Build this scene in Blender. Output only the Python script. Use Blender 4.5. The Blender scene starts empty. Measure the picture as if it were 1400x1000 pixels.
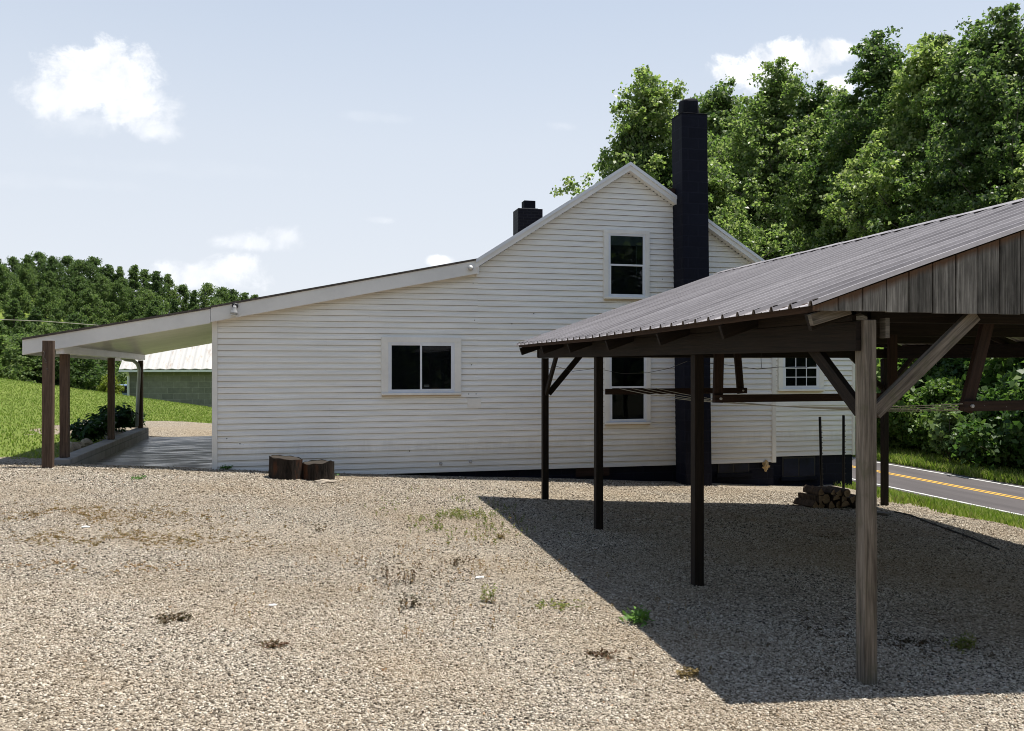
import bpy, bmesh, math, random
import numpy as np
from mathutils import Vector, Matrix, noise as mnoise

random.seed(7)
RNG = np.random.default_rng(11)
C = bpy.context.scene.collection
SC = bpy.context.scene

# ------------------------------------------------------------------ frame
# X runs along the long wall of the house, Y away from the yard, Z up.
F, CX, CY = 1145.0, 700.0, 497.0
CO, SI = 0.9716, 0.2369
EYE = 1.85

def ray(px, py):
    k = (px - CX) / F
    return (CO * k + SI, CO - SI * k, (CY - py) / F)

def P(px, py, b):
    d = ray(px, py); s = b / d[1]
    return Vector((d[0] * s, b, EYE + d[2] * s))

def PA(px, py, a):
    d = ray(px, py); s = a / d[0]
    return Vector((a, d[1] * s, EYE + d[2] * s))

def sstep(e0, e1, x):
    t = np.clip((x - e0) / (e1 - e0), 0, 1)
    return t * t * (3 - 2 * t)

def hfun(a, b):
    """terrain height; numpy arrays or floats"""
    a = np.asarray(a, float); b = np.asarray(b, float)
    ac = np.clip(a, -14, 10.4)
    z = -0.0613 * ac
    # ground beyond the porch tilts up to the left, then drops behind a crest
    f = sstep(20, 38, b)
    left = 1 - sstep(6, 12, a)
    z = z + f * left * (-0.0965 * (np.clip(a, -16, 4) + 7.2))
    z = z + left * (-sstep(37.5, 56, b) * 2.2)
    # porch slab pocket
    z = z - 0.16 * sstep(14.75, 15.3, b) * sstep(-4.1, -3.9, a) * (1 - sstep(9.6, 10.4, a)) * (1 - sstep(21.0, 22.5, b))
    # right hand verge down to the road and up the wooded bank
    z = z - sstep(0, 1, (a - 10.4) / 8.4) * 0 - np.clip((a - 10.4) / 8.4, 0, 1) * 1.73
    z = z + np.clip((a - 27.0), 0, 60) * 0.34
    # far wooded hill to the left
    hill = sstep(62, 150, b) * (3.2 + 11.0 * sstep(8, -46, -(-a)) )
    z = z + left * hill
    return z

def H(a, b):
    return float(hfun(a, b))

def PG(px, py):
    d = ray(px, py); s = 5.0
    for _ in range(60):
        z = H(d[0] * s, d[1] * s)
        s2 = (z - EYE) / d[2]
        s = s * 0.4 + s2 * 0.6
    return Vector((d[0] * s, d[1] * s, H(d[0] * s, d[1] * s)))

# ------------------------------------------------------------------ nodes
class NT:
    def __init__(self, tree):
        self.t = tree; self.n = tree.nodes; self.l = tree.links
    def new(self, typ, **kw):
        nd = self.n.new(typ)
        for k, v in kw.items():
            setattr(nd, k, v)
        return nd
    def link(self, a, b): self.l.new(a, b)
    def val(self, node, name, v):
        node.inputs[name].default_value = v
    def noise(self, vec, scale, detail=4, rough=0.55, dist=0.0):
        nd = self.new('ShaderNodeTexNoise')
        nd.inputs['Scale'].default_value = scale
        nd.inputs['Detail'].default_value = detail
        nd.inputs['Roughness'].default_value = rough
        nd.inputs['Distortion'].default_value = dist
        if vec is not None: self.link(vec, nd.inputs['Vector'])
        return nd.outputs['Fac']
    def voronoi(self, vec, scale, feature='F1', rnd=1.0):
        nd = self.new('ShaderNodeTexVoronoi', feature=feature)
        nd.inputs['Scale'].default_value = scale
        nd.inputs['Randomness'].default_value = rnd
        if vec is not None: self.link(vec, nd.inputs['Vector'])
        return nd
    def ramp(self, fac, stops, interp='LINEAR'):
        nd = self.new('ShaderNodeValToRGB')
        cr = nd.color_ramp; cr.interpolation = interp
        while len(cr.elements) < len(stops): cr.elements.new(0.5)
        for e, (p, c) in zip(cr.elements, stops):
            e.position = p
            e.color = (c, c, c, 1) if isinstance(c, (int, float)) else (*c, 1)
        self.link(fac, nd.inputs['Fac'])
        return nd.outputs['Color']
    def mix(self, fac, a, b, mode='MIX'):
        nd = self.new('ShaderNodeMix', data_type='RGBA', blend_type=mode)
        for s, v in ((nd.inputs[0], fac), (nd.inputs[6], a), (nd.inputs[7], b)):
            if isinstance(v, (int, float)): s.default_value = v
            elif isinstance(v, tuple): s.default_value = (*v, 1)
            else: self.link(v, s)
        return nd.outputs[2]
    def math(self, op, a, b=None, c=None, clamp=False):
        nd = self.new('ShaderNodeMath', operation=op, use_clamp=clamp)
        for i, v in enumerate((a, b, c)):
            if v is None: continue
            if isinstance(v, (int, float)): nd.inputs[i].default_value = v
            else: self.link(v, nd.inputs[i])
        return nd.outputs[0]
    def mapping(self, vec, scale=(1, 1, 1), loc=(0, 0, 0)):
        nd = self.new('ShaderNodeMapping')
        nd.inputs['Scale'].default_value = scale
        nd.inputs['Location'].default_value = loc
        self.link(vec, nd.inputs['Vector'])
        return nd.outputs[0]
    def bump(self, h, strength=0.3, dist=0.01, normal=None):
        nd = self.new('ShaderNodeBump')
        nd.inputs['Strength'].default_value = strength
        nd.inputs['Distance'].default_value = dist
        self.link(h, nd.inputs['Height'])
        if normal is not None: self.link(normal, nd.inputs['Normal'])
        return nd.outputs[0]

def material(name):
    m = bpy.data.materials.new(name); m.use_nodes = True
    nt = NT(m.node_tree)
    bs = m.node_tree.nodes['Principled BSDF']
    co = nt.new('ShaderNodeTexCoord')
    return m, nt, bs, co

def setin(nt, bs, color=None, rough=None, normal=None, spec=None, metal=None):
    for nm, v in (('Base Color', color), ('Roughness', rough), ('Normal', normal),
                  ('Specular IOR Level', spec), ('Metallic', metal)):
        if v is None: continue
        if isinstance(v, (int, float)): bs.inputs[nm].default_value = v
        elif isinstance(v, tuple): bs.inputs[nm].default_value = (*v, 1)
        else: nt.link(v, bs.inputs[nm])

M = {}

def mat_vinyl():
    m, nt, bs, co = material('vinyl_siding')
    g = nt.new('ShaderNodeNewGeometry')
    pos = g.outputs['Position']
    n1 = nt.noise(pos, 0.7, 5, 0.6)
    n2 = nt.noise(nt.mapping(pos, (0.5, 1, 7)), 2.2, 6, 0.65)
    c = nt.ramp(n1, [(0.3, (0.85, 0.84, 0.80)), (0.7, (0.89, 0.885, 0.86))])
    d = nt.ramp(n2, [(0.40, 0.80), (0.62, 1.0)])
    c = nt.mix(0.55, c, d, 'MULTIPLY')
    # specks of grime
    v = nt.noise(pos, 38, 2, 0.5)
    sp = nt.ramp(v, [(0.70, 1.0), (0.76, 0.8)])
    c = nt.mix(0.6, c, sp, 'MULTIPLY')
    # splash dirt with a ragged upper edge on the lowest boards
    sep = nt.new('ShaderNodeSeparateXYZ'); nt.link(pos, sep.inputs[0])
    ns = nt.noise(nt.mapping(pos, (3, 1, 0.6)), 2.0, 5, 0.7)
    lo = nt.math('ADD', nt.math('MULTIPLY', sep.outputs['Z'], 1.6), nt.math('MULTIPLY', ns, -0.9))
    dm = nt.ramp(lo, [(0.0, 0.86), (0.35, 1.0)])
    c = nt.mix(1.0, c, dm, 'MULTIPLY')
    fine = nt.noise(nt.mapping(pos, (3, 1, 40)), 9, 3, 0.5)
    setin(nt, bs, c, 0.42, nt.bump(fine, 0.12, 0.004), 0.35)
    return m

def mat_paint(name, col, rough=0.45, var=0.08, bump=0.05, scale=3.0, spec=0.4):
    m, nt, bs, co = material(name)
    g = nt.new('ShaderNodeNewGeometry'); pos = g.outputs['Position']
    n = nt.noise(pos, scale, 6, 0.65)
    lo = tuple(max(0, x * (1 - var * 2)) for x in col); hi = tuple(min(1, x * (1 + var)) for x in col)
    c = nt.ramp(n, [(0.3, lo), (0.65, hi)])
    b = nt.noise(pos, scale * 14, 4, 0.6)
    setin(nt, bs, c, rough, nt.bump(b, bump * 4, 0.004), spec)
    return m

def mat_wood(name, dark, light, rough=0.75, grain=55.0, streak=0.5, moss=None):
    m, nt, bs, co = material(name)
    uv = co.outputs['UV']
    g = nt.new('ShaderNodeNewGeometry')
    ri = g.outputs['Random Per Island']
    comb = nt.new('ShaderNodeCombineXYZ'); nt.link(nt.math('MULTIPLY', ri, 37.0), comb.inputs[0]); nt.link(nt.math('MULTIPLY', ri, 11.0), comb.inputs[1])
    add = nt.new('ShaderNodeVectorMath', operation='ADD'); nt.link(uv, add.inputs[0]); nt.link(comb.outputs[0], add.inputs[1])
    w = add.outputs[0]
    n1 = nt.noise(nt.mapping(w, (1.6, grain, 1)), 1.0, 6, 0.65, 0.6)
    n2 = nt.noise(nt.mapping(w, (5.0, grain * 3.2, 1)), 1.0, 3, 0.6)
    n3 = nt.noise(nt.mapping(w, (1.3, 7, 1)), 1.0, 5, 0.6)
    c = nt.ramp(n1, [(0.28, dark), (0.5, tuple((a + b) / 2 for a, b in zip(dark, light))), (0.72, light)])
    c2 = nt.ramp(n2, [(0.35, 0.45), (0.55, 1.0)])
    c = nt.mix(streak, c, c2, 'MULTIPLY')
    c3 = nt.ramp(n3, [(0.3, 0.55), (0.65, 1.1)])
    c = nt.mix(0.6, c, c3, 'MULTIPLY')
    kn = nt.voronoi(nt.mapping(w, (1.7, 9, 1)), 1.0)
    kd = nt.ramp(kn.outputs['Distance'], [(0.05, 0.25), (0.13, 1.0)])
    c = nt.mix(0.8, c, kd, 'MULTIPLY')
    br = nt.math('MULTIPLY_ADD', ri, 0.5, 0.75)
    hs = nt.new('ShaderNodeHueSaturation'); nt.link(br, hs.inputs['Value']); nt.link(c, hs.inputs['Color'])
    c = hs.outputs[0]
    if moss:
        pn = nt.noise(g.outputs['Position'], 7, 5, 0.6)
        c = nt.mix(nt.ramp(pn, [(0.52, 0.0), (0.68, 0.55)]), c, moss)
    hsum = nt.math('ADD', n1, nt.math('MULTIPLY', n2, 0.8))
    setin(nt, bs, c, rough, nt.bump(hsum, 0.55, 0.006), 0.25)
    return m

def mat_leaf(name, cols, trans=0.35, rough=0.5, spec=0.35):
    m, nt, bs, co = material(name)
    g = nt.new('ShaderNodeNewGeometry')
    oi = nt.new('ShaderNodeObjectInfo')
    c = nt.ramp(g.outputs['Random Per Island'], [(i / (len(cols) - 1), k) for i, k in enumerate(cols)])
    hs = nt.new('ShaderNodeHueSaturation'); nt.link(c, hs.inputs['Color'])
    nt.link(nt.math('MULTIPLY_ADD', oi.outputs['Random'], 0.55, 0.62), hs.inputs['Value'])
    nt.link(nt.math('MULTIPLY_ADD', oi.outputs['Random'], -0.03, 0.515), hs.inputs['Hue'])
    c = hs.outputs[0]
    setin(nt, bs, c, rough, None, spec)
    tr = nt.new('ShaderNodeBsdfTranslucent')
    c2 = nt.mix(1.0, c, (1.08, 1.2, 0.72), 'MULTIPLY')
    nt.link(c2, tr.inputs['Color'])
    mx = nt.new('ShaderNodeMixShader'); mx.inputs[0].default_value = trans
    nt.link(bs.outputs[0], mx.inputs[1]); nt.link(tr.outputs[0], mx.inputs[2])
    out = m.node_tree.nodes['Material Output']
    nt.link(mx.outputs[0], out.inputs['Surface'])
    return m

def mat_gravel(name='gravel'):
    m, nt, bs, co = material(name)
    g = nt.new('ShaderNodeNewGeometry'); pos = g.outputs['Position']
    v1 = nt.voronoi(pos, 62)
    v2 = nt.voronoi(pos, 30)
    wn = nt.new('ShaderNodeSeparateColor'); nt.link(v1.outputs['Color'], wn.inputs[0])
    c = nt.ramp(wn.outputs[0], [(0.0, (0.07, 0.057, 0.043)), (0.35, (0.225, 0.19, 0.145)), (0.75, (0.37, 0.32, 0.25)), (1.0, (0.46, 0.40, 0.315))])
    wn2 = nt.new('ShaderNodeSeparateColor'); nt.link(v2.outputs['Color'], wn2.inputs[0])
    c2 = nt.ramp(wn2.outputs[1], [(0.0, 0.55), (0.4, 0.95), (1.0, 1.2)])
    c = nt.mix(0.6, c, c2, 'MULTIPLY')
    big = nt.noise(pos, 0.55, 6, 0.6)
    c = nt.mix(nt.ramp(big, [(0.42, 0.0), (0.68, 0.4)]), c, (0.29, 0.215, 0.13))
    pat = nt.noise(nt.mapping(pos, (1, 1, 1), (3.1, 8.2, 0)), 1.7, 7, 0.7)
    c = nt.mix(nt.ramp(pat, [(0.60, 0.0), (0.72, 0.5)]), c, (0.17, 0.11, 0.045))
    hgt = nt.math('SUBTRACT', 1.0, v1.outputs['Distance'])
    setin(nt, bs, c, 0.9, nt.bump(hgt, 0.9, 0.02), 0.2)
    return m

def mat_stone():
    m, nt, bs, co = material('gravel_stone')
    g = nt.new('ShaderNodeNewGeometry')
    c = nt.ramp(g.outputs['Random Per Island'], [(0.0, (0.03, 0.025, 0.02)), (0.17, (0.14, 0.117, 0.09)), (0.38, (0.37, 0.322, 0.254)),
                                                 (0.8, (0.52, 0.462, 0.378)), (0.97, (0.66, 0.61, 0.52)), (1.0, (0.40, 0.27, 0.17))])
    pos = g.outputs['Position']
    n = nt.noise(pos, 90, 3, 0.6)
    c = nt.mix(0.5, c, nt.ramp(n, [(0.3, 0.7), (0.7, 1.1)]), 'MULTIPLY')
    big = nt.noise(pos, 0.55, 6, 0.6)
    c = nt.mix(nt.ramp(big, [(0.42, 0.0), (0.68, 0.45)]), c, (0.29, 0.215, 0.13))
    setin(nt, bs, c, 0.85, None, 0.25)
    return m

def mat_grass(name, a, b, scale=6):
    m, nt, bs, co = material(name)
    g = nt.new('ShaderNodeNewGeometry'); pos = g.outputs['Position']
    n = nt.noise(pos, 0.35, 6, 0.65); n2 = nt.noise(pos, scale, 5, 0.7); n3 = nt.noise(pos, scale * 6, 3, 0.6)
    c = nt.ramp(n, [(0.3, a), (0.7, b)])
    c = nt.mix(0.7, c, nt.ramp(n2, [(0.3, 0.5), (0.7, 1.25)]), 'MULTIPLY')
    c = nt.mix(0.6, c, nt.ramp(n3, [(0.3, 0.5), (0.7, 1.3)]), 'MULTIPLY')
    sep = nt.new('ShaderNodeSeparateXYZ'); nt.link(pos, sep.inputs[0])
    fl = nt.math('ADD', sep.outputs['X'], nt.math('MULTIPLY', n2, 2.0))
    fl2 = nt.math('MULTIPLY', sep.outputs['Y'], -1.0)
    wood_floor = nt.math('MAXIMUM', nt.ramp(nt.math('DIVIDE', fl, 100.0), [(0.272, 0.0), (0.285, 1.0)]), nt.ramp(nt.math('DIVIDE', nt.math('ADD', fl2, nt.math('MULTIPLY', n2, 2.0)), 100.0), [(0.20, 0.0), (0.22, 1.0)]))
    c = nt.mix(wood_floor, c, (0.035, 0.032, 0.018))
    setin(nt, bs, c, 0.9, nt.bump(n3, 0.8, 0.06), 0.15)
    return m

def mat_blade(name, cols, trans=0.3):
    return mat_leaf(name, cols, trans, 0.6, 0.2)

def mat_concrete():
    m, nt, bs, co = material('concrete')
    g = nt.new('ShaderNodeNewGeometry'); pos = g.outputs['Position']
    n = nt.noise(pos, 1.1, 7, 0.7); n2 = nt.noise(pos, 40, 4, 0.6); n3 = nt.noise(nt.mapping(pos, (0.6, 3, 1)), 2.3, 6, 0.6)
    c = nt.ramp(n, [(0.3, (0.17, 0.163, 0.153)), (0.7, (0.31, 0.30, 0.285))])
    c = nt.mix(0.6, c, nt.ramp(n3, [(0.35, 0.6), (0.6, 1.05)]), 'MULTIPLY')
    r = nt.ramp(n3, [(0.40, 0.22), (0.6, 0.7)])
    setin(nt, bs, c, r, nt.bump(n2, 0.3, 0.004), 0.4)
    return m

def mat_asphalt():
    m, nt, bs, co = material('asphalt')
    g = nt.new('ShaderNodeNewGeometry'); pos = g.outputs['Position']
    n = nt.noise(nt.mapping(pos, (1, 0.12, 1)), 1.6, 6, 0.6); n2 = nt.noise(pos, 60, 3, 0.7)
    c = nt.ramp(n, [(0.3, (0.062, 0.055, 0.056)), (0.7, (0.098, 0.088, 0.088))])
    c = nt.mix(0.5, c, nt.ramp(n2, [(0.3, 0.6), (0.7, 1.3)]), 'MULTIPLY')
    setin(nt, bs, c, 0.85, nt.bump(n2, 0.4, 0.006), 0.3)
    return m

def mat_roofmetal():
    m, nt, bs, co = material('ribbed_metal')
    g = nt.new('ShaderNodeNewGeometry'); pos = g.outputs['Position']
    n = nt.noise(nt.mapping(pos, (0.35, 16, 0.35)), 1.0, 5, 0.7); n2 = nt.noise(pos, 25, 4, 0.7)
    c = nt.ramp(n, [(0.3, (0.135, 0.122, 0.127)), (0.7, (0.33, 0.31, 0.32))])
    c = nt.mix(0.4, c, nt.ramp(n2, [(0.35, 0.7), (0.6, 1.1)]), 'MULTIPLY')
    r = nt.ramp(n, [(0.3, 0.46), (0.7, 0.6)])
    setin(nt, bs, c, r, nt.bump(n2, 0.15, 0.003), 0.5)
    return m

def mat_block(name, c1, c2, mortar, bw=0.4, bh=0.2, rough=0.8, strength=0.5, axis='xz', msize=0.012):
    m, nt, bs, co = material(name)
    g = nt.new('ShaderNodeNewGeometry'); pos = g.outputs['Position']
    sep = nt.new('ShaderNodeSeparateXYZ'); nt.link(pos, sep.inputs[0])
    cmb = nt.new('ShaderNodeCombineXYZ')
    sxy = nt.math('ADD', sep.outputs['X'], sep.outputs['Y'])
    nt.link(sxy, cmb.inputs[0]); nt.link(sep.outputs['Z'], cmb.inputs[1])
    br = nt.new('ShaderNodeTexBrick')
    nt.link(cmb.outputs[0], br.inputs['Vector'])
    br.inputs['Color1'].default_value = (*c1, 1); br.inputs['Color2'].default_value = (*c2, 1)
    br.inputs['Mortar'].default_value = (*mortar, 1)
    br.inputs['Scale'].default_value = 1.0
    br.inputs['Brick Width'].default_value = bw; br.inputs['Row Height'].default_value = bh
    br.inputs['Mortar Size'].default_value = msize; br.inputs['Mortar Smooth'].default_value = 0.4
    n = nt.noise(pos, 3.0, 6, 0.7); n2 = nt.noise(pos, 55, 4, 0.6)
    bs.inputs['Specular IOR Level'].default_value = 0.3
    c = nt.mix(0.6, br.outputs['Color'], nt.ramp(n, [(0.3, 0.6), (0.7, 1.2)]), 'MULTIPLY')
    hgt = nt.math('ADD', nt.math('MULTIPLY', br.outputs['Fac'], -1.0), nt.math('MULTIPLY', n2, 0.35))
    setin(nt, bs, c, rough, nt.bump(hgt, strength, 0.012), 0.15)
    return m

def mat_glass():
    m, nt, bs, co = material('window_glass')
    tr = nt.new('ShaderNodeBsdfTransparent'); tr.inputs[0].default_value = (0.75, 0.80, 0.82, 1)
    gl = nt.new('ShaderNodeBsdfGlossy'); gl.inputs['Roughness'].default_value = 0.02
    g = nt.new('ShaderNodeNewGeometry')
    n = nt.noise(g.outputs['Position'], 2.2, 2, 0.4)
    bm = nt.bump(n, 0.06, 0.02); nt.link(bm, gl.inputs['Normal'])
    fr = nt.new('ShaderNodeFresnel'); fr.inputs[0].default_value = 1.38
    mx = nt.new('ShaderNodeMixShader')
    nt.link(fr.outputs[0], mx.inputs[0]); nt.link(tr.outputs[0], mx.inputs[1]); nt.link(gl.outputs[0], mx.inputs[2])
    nt.link(mx.outputs[0], m.node_tree.nodes['Material Output'].inputs['Surface'])
    return m

def mat_bark(name, a, b, rust=None):
    m, nt, bs, co = material(name)
    g = nt.new('ShaderNodeNewGeometry'); pos = g.outputs['Position']
    n = nt.noise(nt.mapping(pos, (9, 9, 1.3)), 2.0, 6, 0.7, 0.8)
    c = nt.ramp(n, [(0.32, a), (0.68, b)])
    if rust:
        n3 = nt.noise(nt.mapping(pos, (1, 1, 0.35)), 5.5, 4, 0.6)
        c = nt.mix(nt.ramp(n3, [(0.55, 0.0), (0.66, 0.7)]), c, rust)
    setin(nt, bs, c, 0.9, nt.bump(n, 1.0, 0.03), 0.2)
    return m

def mat_gable():
    m, nt, bs, co = material('weathered_gable_board')
    uv = co.outputs['UV']
    g = nt.new('ShaderNodeNewGeometry'); ri = g.outputs['Random Per Island']
    sep = nt.new('ShaderNodeSeparateXYZ'); nt.link(uv, sep.inputs[0])
    cmb = nt.new('ShaderNodeCombineXYZ')
    nt.link(nt.math('ADD', sep.outputs[0], nt.math('MULTIPLY', ri, 31.0)), cmb.inputs[0])
    nt.link(sep.outputs[1], cmb.inputs[1])
    n1 = nt.noise(nt.mapping(cmb.outputs[0], (70, 2.2, 1)), 1.0, 6, 0.7, 0.5)
    n2 = nt.noise(nt.mapping(cmb.outputs[0], (9, 2.5, 1)), 1.0, 5, 0.65)
    c = nt.ramp(n1, [(0.32, (0.05, 0.047, 0.043)), (0.52, (0.15, 0.142, 0.13)), (0.74, (0.33, 0.315, 0.29))])
    c = nt.mix(0.75, c, nt.ramp(n2, [(0.33, 0.45), (0.64, 1.25)]), 'MULTIPLY')
    hs = nt.new('ShaderNodeHueSaturation'); nt.link(c, hs.inputs['Color']); nt.link(nt.math('MULTIPLY_ADD', ri, 0.9, 0.7), hs.inputs['Value']); c = hs.outputs[0]
    # unweathered brown strip under the rake, with a ragged lower edge (v = metres below the rake)
    edge = nt.math('ADD', sep.outputs[1], nt.math('MULTIPLY', nt.math('SUBTRACT', n2, 0.5), -0.10))
    e2 = nt.math('ADD', edge, nt.math('MULTIPLY', nt.math('SUBTRACT', n1, 0.5), -0.03))
    c = nt.mix(nt.ramp(e2, [(0.018, 1.0), (0.06, 0.0)]), c, nt.mix(0.6, (0.13, 0.075, 0.045), nt.ramp(n1, [(0.3, 0.5), (0.7, 1.2)]), 'MULTIPLY'))
    setin(nt, bs, c, 0.85, nt.bump(n1, 0.6, 0.006), 0.2)
    return m

def mat_whiteroof():
    m, nt, bs, co = material('white_metal_roofing')
    g = nt.new('ShaderNodeNewGeometry'); pos = g.outputs['Position']
    n = nt.noise(nt.mapping(pos, (2.5, 0.5, 0.5)), 2.2, 6, 0.7)
    c = nt.ramp(n, [(0.54, (0.43, 0.42, 0.40)), (0.70, (0.30, 0.24, 0.19))])
    w = nt.new('ShaderNodeTexWave', wave_type='BANDS', bands_direction='X')
    w.inputs['Scale'].default_value = 1.3; nt.link(pos, w.inputs['Vector'])
    setin(nt, bs, c, 0.6, nt.bump(w.outputs['Fac'], 0.5, 0.03), 0.3)
    return m

M['vinyl'] = mat_vinyl()
M['lap_shade_dirt'] = mat_paint('shaded_dirty_lap', (0.41, 0.385, 0.335), 0.9, 0.25, 0.05, 2.0, 0.1)  # lap line colour: shadow under each lap painted in, along with dirt
M['trim'] = mat_paint('white_trim', (0.77, 0.76, 0.725), 0.4, 0.05)
M['tantrim'] = mat_paint('tan_trim', (0.50, 0.42, 0.32), 0.6, 0.06)
M['fascia'] = mat_paint('white_fascia', (0.74, 0.735, 0.72), 0.35, 0.06, 0.03, 1.2)
M['soffit'] = mat_paint('white_soffit', (0.70, 0.69, 0.65), 0.3, 0.12, 0.03, 1.0)
M['sash'] = mat_paint('vinyl_sash', (0.72, 0.75, 0.80), 0.35, 0.04)
M['navy'] = mat_block('black_painted_block', (0.0065, 0.0075, 0.0155), (0.008, 0.0095, 0.019), (0.0115, 0.013, 0.0235), 0.4, 0.2, 0.75, 0.35)
M['navybrick'] = mat_block('black_painted_brick', (0.010, 0.010, 0.016), (0.014, 0.014, 0.022), (0.025, 0.025, 0.03), 0.2, 0.075, 0.6, 0.6, 'xz', 0.01)
M['navyflue'] = mat_paint('black_flue', (0.008, 0.009, 0.015), 0.8, 0.3, 0.3, 3.0, 0.15)
M['glass'] = mat_glass()
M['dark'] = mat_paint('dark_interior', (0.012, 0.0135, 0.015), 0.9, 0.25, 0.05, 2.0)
M['shade'] = mat_paint('roller_shade', (0.075, 0.09, 0.095), 0.8, 0.1)
M['shingle'] = mat_paint('asphalt_shingle', (0.10, 0.085, 0.075), 0.9, 0.3, 0.3, 9)
M['wood'] = mat_wood('dark_stained_wood', (0.006, 0.004, 0.003), (0.030, 0.019, 0.0125), 0.75, 45)
M['redwood'] = mat_wood('brown_stained_wood', (0.020, 0.010, 0.007), (0.06, 0.031, 0.021), 0.7, 40)
M['porchwood'] = mat_wood('porch_post_wood', (0.055, 0.034, 0.024), (0.20, 0.135, 0.095), 0.7, 40)
M['greywood'] = mat_wood('weathered_post_wood', (0.075, 0.062, 0.050), (0.36, 0.31, 0.255), 0.8, 36, 0.6, (0.10, 0.10, 0.06))
M['palewood'] = mat_wood('pale_board_wood', (0.09, 0.08, 0.065), (0.25, 0.22, 0.18), 0.8, 36)
M['gable'] = mat_gable()
M['roof'] = mat_roofmetal()
M['screw'] = mat_paint('dark_screw', (0.03, 0.03, 0.035), 0.4, 0.2)
M['gravel'] = mat_gravel()
M['stone'] = mat_stone()
M['grass'] = mat_grass('lawn', (0.13, 0.19, 0.03), (0.20, 0.25, 0.05))
M['blade'] = mat_blade('grass_blade', [(0.11, 0.19, 0.025), (0.18, 0.27, 0.04), (0.26, 0.32, 0.08), (0.32, 0.33, 0.14)], 0.4)
M['weed'] = mat_blade('weed_blade', [(0.09, 0.14, 0.03), (0.18, 0.21, 0.05), (0.30, 0.26, 0.09)])
M['dry'] = mat_blade('dry_grass', [(0.20, 0.13, 0.05), (0.28, 0.20, 0.09), (0.11, 0.07, 0.03)], 0.15)
M['ochre'] = mat_blade('ochre_weed', [(0.20, 0.12, 0.05), (0.30, 0.20, 0.085), (0.16, 0.085, 0.035), (0.20, 0.19, 0.07)], 0.2)
M['deadweed'] = mat_blade('dead_weed', [(0.05, 0.035, 0.02), (0.12, 0.07, 0.035), (0.07, 0.07, 0.03)], 0.1)
M['concrete'] = mat_concrete()
M['kerb'] = mat_block('kerb_block', (0.26, 0.255, 0.245), (0.30, 0.29, 0.28), (0.2, 0.2, 0.19), 0.42, 0.24, 0.85, 0.4)
M['greyblock'] = mat_block('grey_block', (0.17, 0.18, 0.165), (0.21, 0.22, 0.20), (0.26, 0.265, 0.25), 0.6, 0.3, 0.9, 0.4, 'xz', 0.018)
M['whiteroof'] = mat_whiteroof()
M['asphalt'] = mat_asphalt()
M['yellow'] = mat_paint('yellow_road_paint', (0.62, 0.36, 0.05), 0.7, 0.12)
M['white'] = mat_paint('white_road_paint', (0.50, 0.50, 0.49), 0.7, 0.15)
M['sycamore'] = mat_leaf('sycamore_leaf', [(0.095, 0.155, 0.045), (0.155, 0.235, 0.07), (0.235, 0.31, 0.11), (0.38, 0.42, 0.23)], 0.55, 0.42, 0.5)
M['maple'] = mat_leaf('broad_leaf', [(0.075, 0.135, 0.04), (0.13, 0.205, 0.06), (0.24, 0.30, 0.12)], 0.55, 0.45, 0.45)
M['yellowleaf'] = mat_leaf('yellow_green_leaf', [(0.11, 0.17, 0.02), (0.17, 0.22, 0.03), (0.14, 0.19, 0.03)], 0.4)
M['hillleaf'] = mat_leaf('hill_leaf', [(0.08, 0.135, 0.048), (0.125, 0.19, 0.065), (0.20, 0.255, 0.11)], 0.5, 0.6, 0.2)
M['bush'] = mat_leaf('bush_leaf', [(0.05, 0.115, 0.03), (0.09, 0.165, 0.04), (0.15, 0.22, 0.065)], 0.45)
M['pokeweed'] = mat_leaf('pale_weed_leaf', [(0.09, 0.15, 0.05), (0.14, 0.20, 0.08), (0.11, 0.18, 0.06)], 0.3)
M['gardenleaf'] = mat_leaf('garden_leaf', [(0.018, 0.055, 0.014), (0.03, 0.08, 0.018), (0.05, 0.11, 0.025)], 0.3)
M['bark'] = mat_bark('tree_bark', (0.045, 0.038, 0.03), (0.16, 0.14, 0.12))
M['stump'] = mat_bark('old_log_bark', (0.005, 0.004, 0.003), (0.042, 0.031, 0.024), (0.09, 0.035, 0.016))
M['logend'] = mat_wood('log_end', (0.16, 0.10, 0.055), (0.40, 0.27, 0.15), 0.85, 20)
M['stumptop'] = mat_wood('log_top', (0.012, 0.010, 0.008), (0.07, 0.055, 0.042), 0.9, 20)
M['logbark'] = mat_bark('firewood_bark', (0.03, 0.022, 0.017), (0.12, 0.085, 0.06))
M['steel'] = mat_paint('dark_steel', (0.02, 0.02, 0.022), 0.5, 0.2)
M['wire'] = mat_paint('pale_line', (0.32, 0.30, 0.24), 0.6, 0.1)
M['darkwire'] = mat_paint('black_wire', (0.015, 0.015, 0.015), 0.6, 0.1)
M['lampgrey'] = mat_paint('aluminium_lamp', (0.42, 0.42, 0.42), 0.3, 0.1)
M['lampglass'] = mat_paint('lamp_lens', (0.62, 0.62, 0.60), 0.15, 0.05)
M['foam'] = mat_paint('tan_foam', (0.52, 0.38, 0.20), 0.9, 0.2, 0.4, 14)
M['brick'] = mat_paint('red_brick', (0.20, 0.085, 0.06), 0.9, 0.2, 0.2, 12)
M['whitestone'] = mat_paint('white_stone', (0.75, 0.74, 0.72), 0.8, 0.06, 0.2, 20)
M['flatstone'] = mat_paint('flat_stone', (0.34, 0.29, 0.23), 0.9, 0.2, 0.4, 12)
M['hose'] = mat_paint('dark_hose', (0.05, 0.045, 0.04), 0.8, 0.2)
M['carblue'] = mat_paint('car_blue', (0.16, 0.24, 0.40), 0.25, 0.03, 0)
M['rubber'] = mat_paint('black_rubber', (0.015, 0.015, 0.015), 0.8, 0.1)
M['downspout'] = mat_paint('grey_downspout', (0.42, 0.45, 0.44), 0.4, 0.06)
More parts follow.
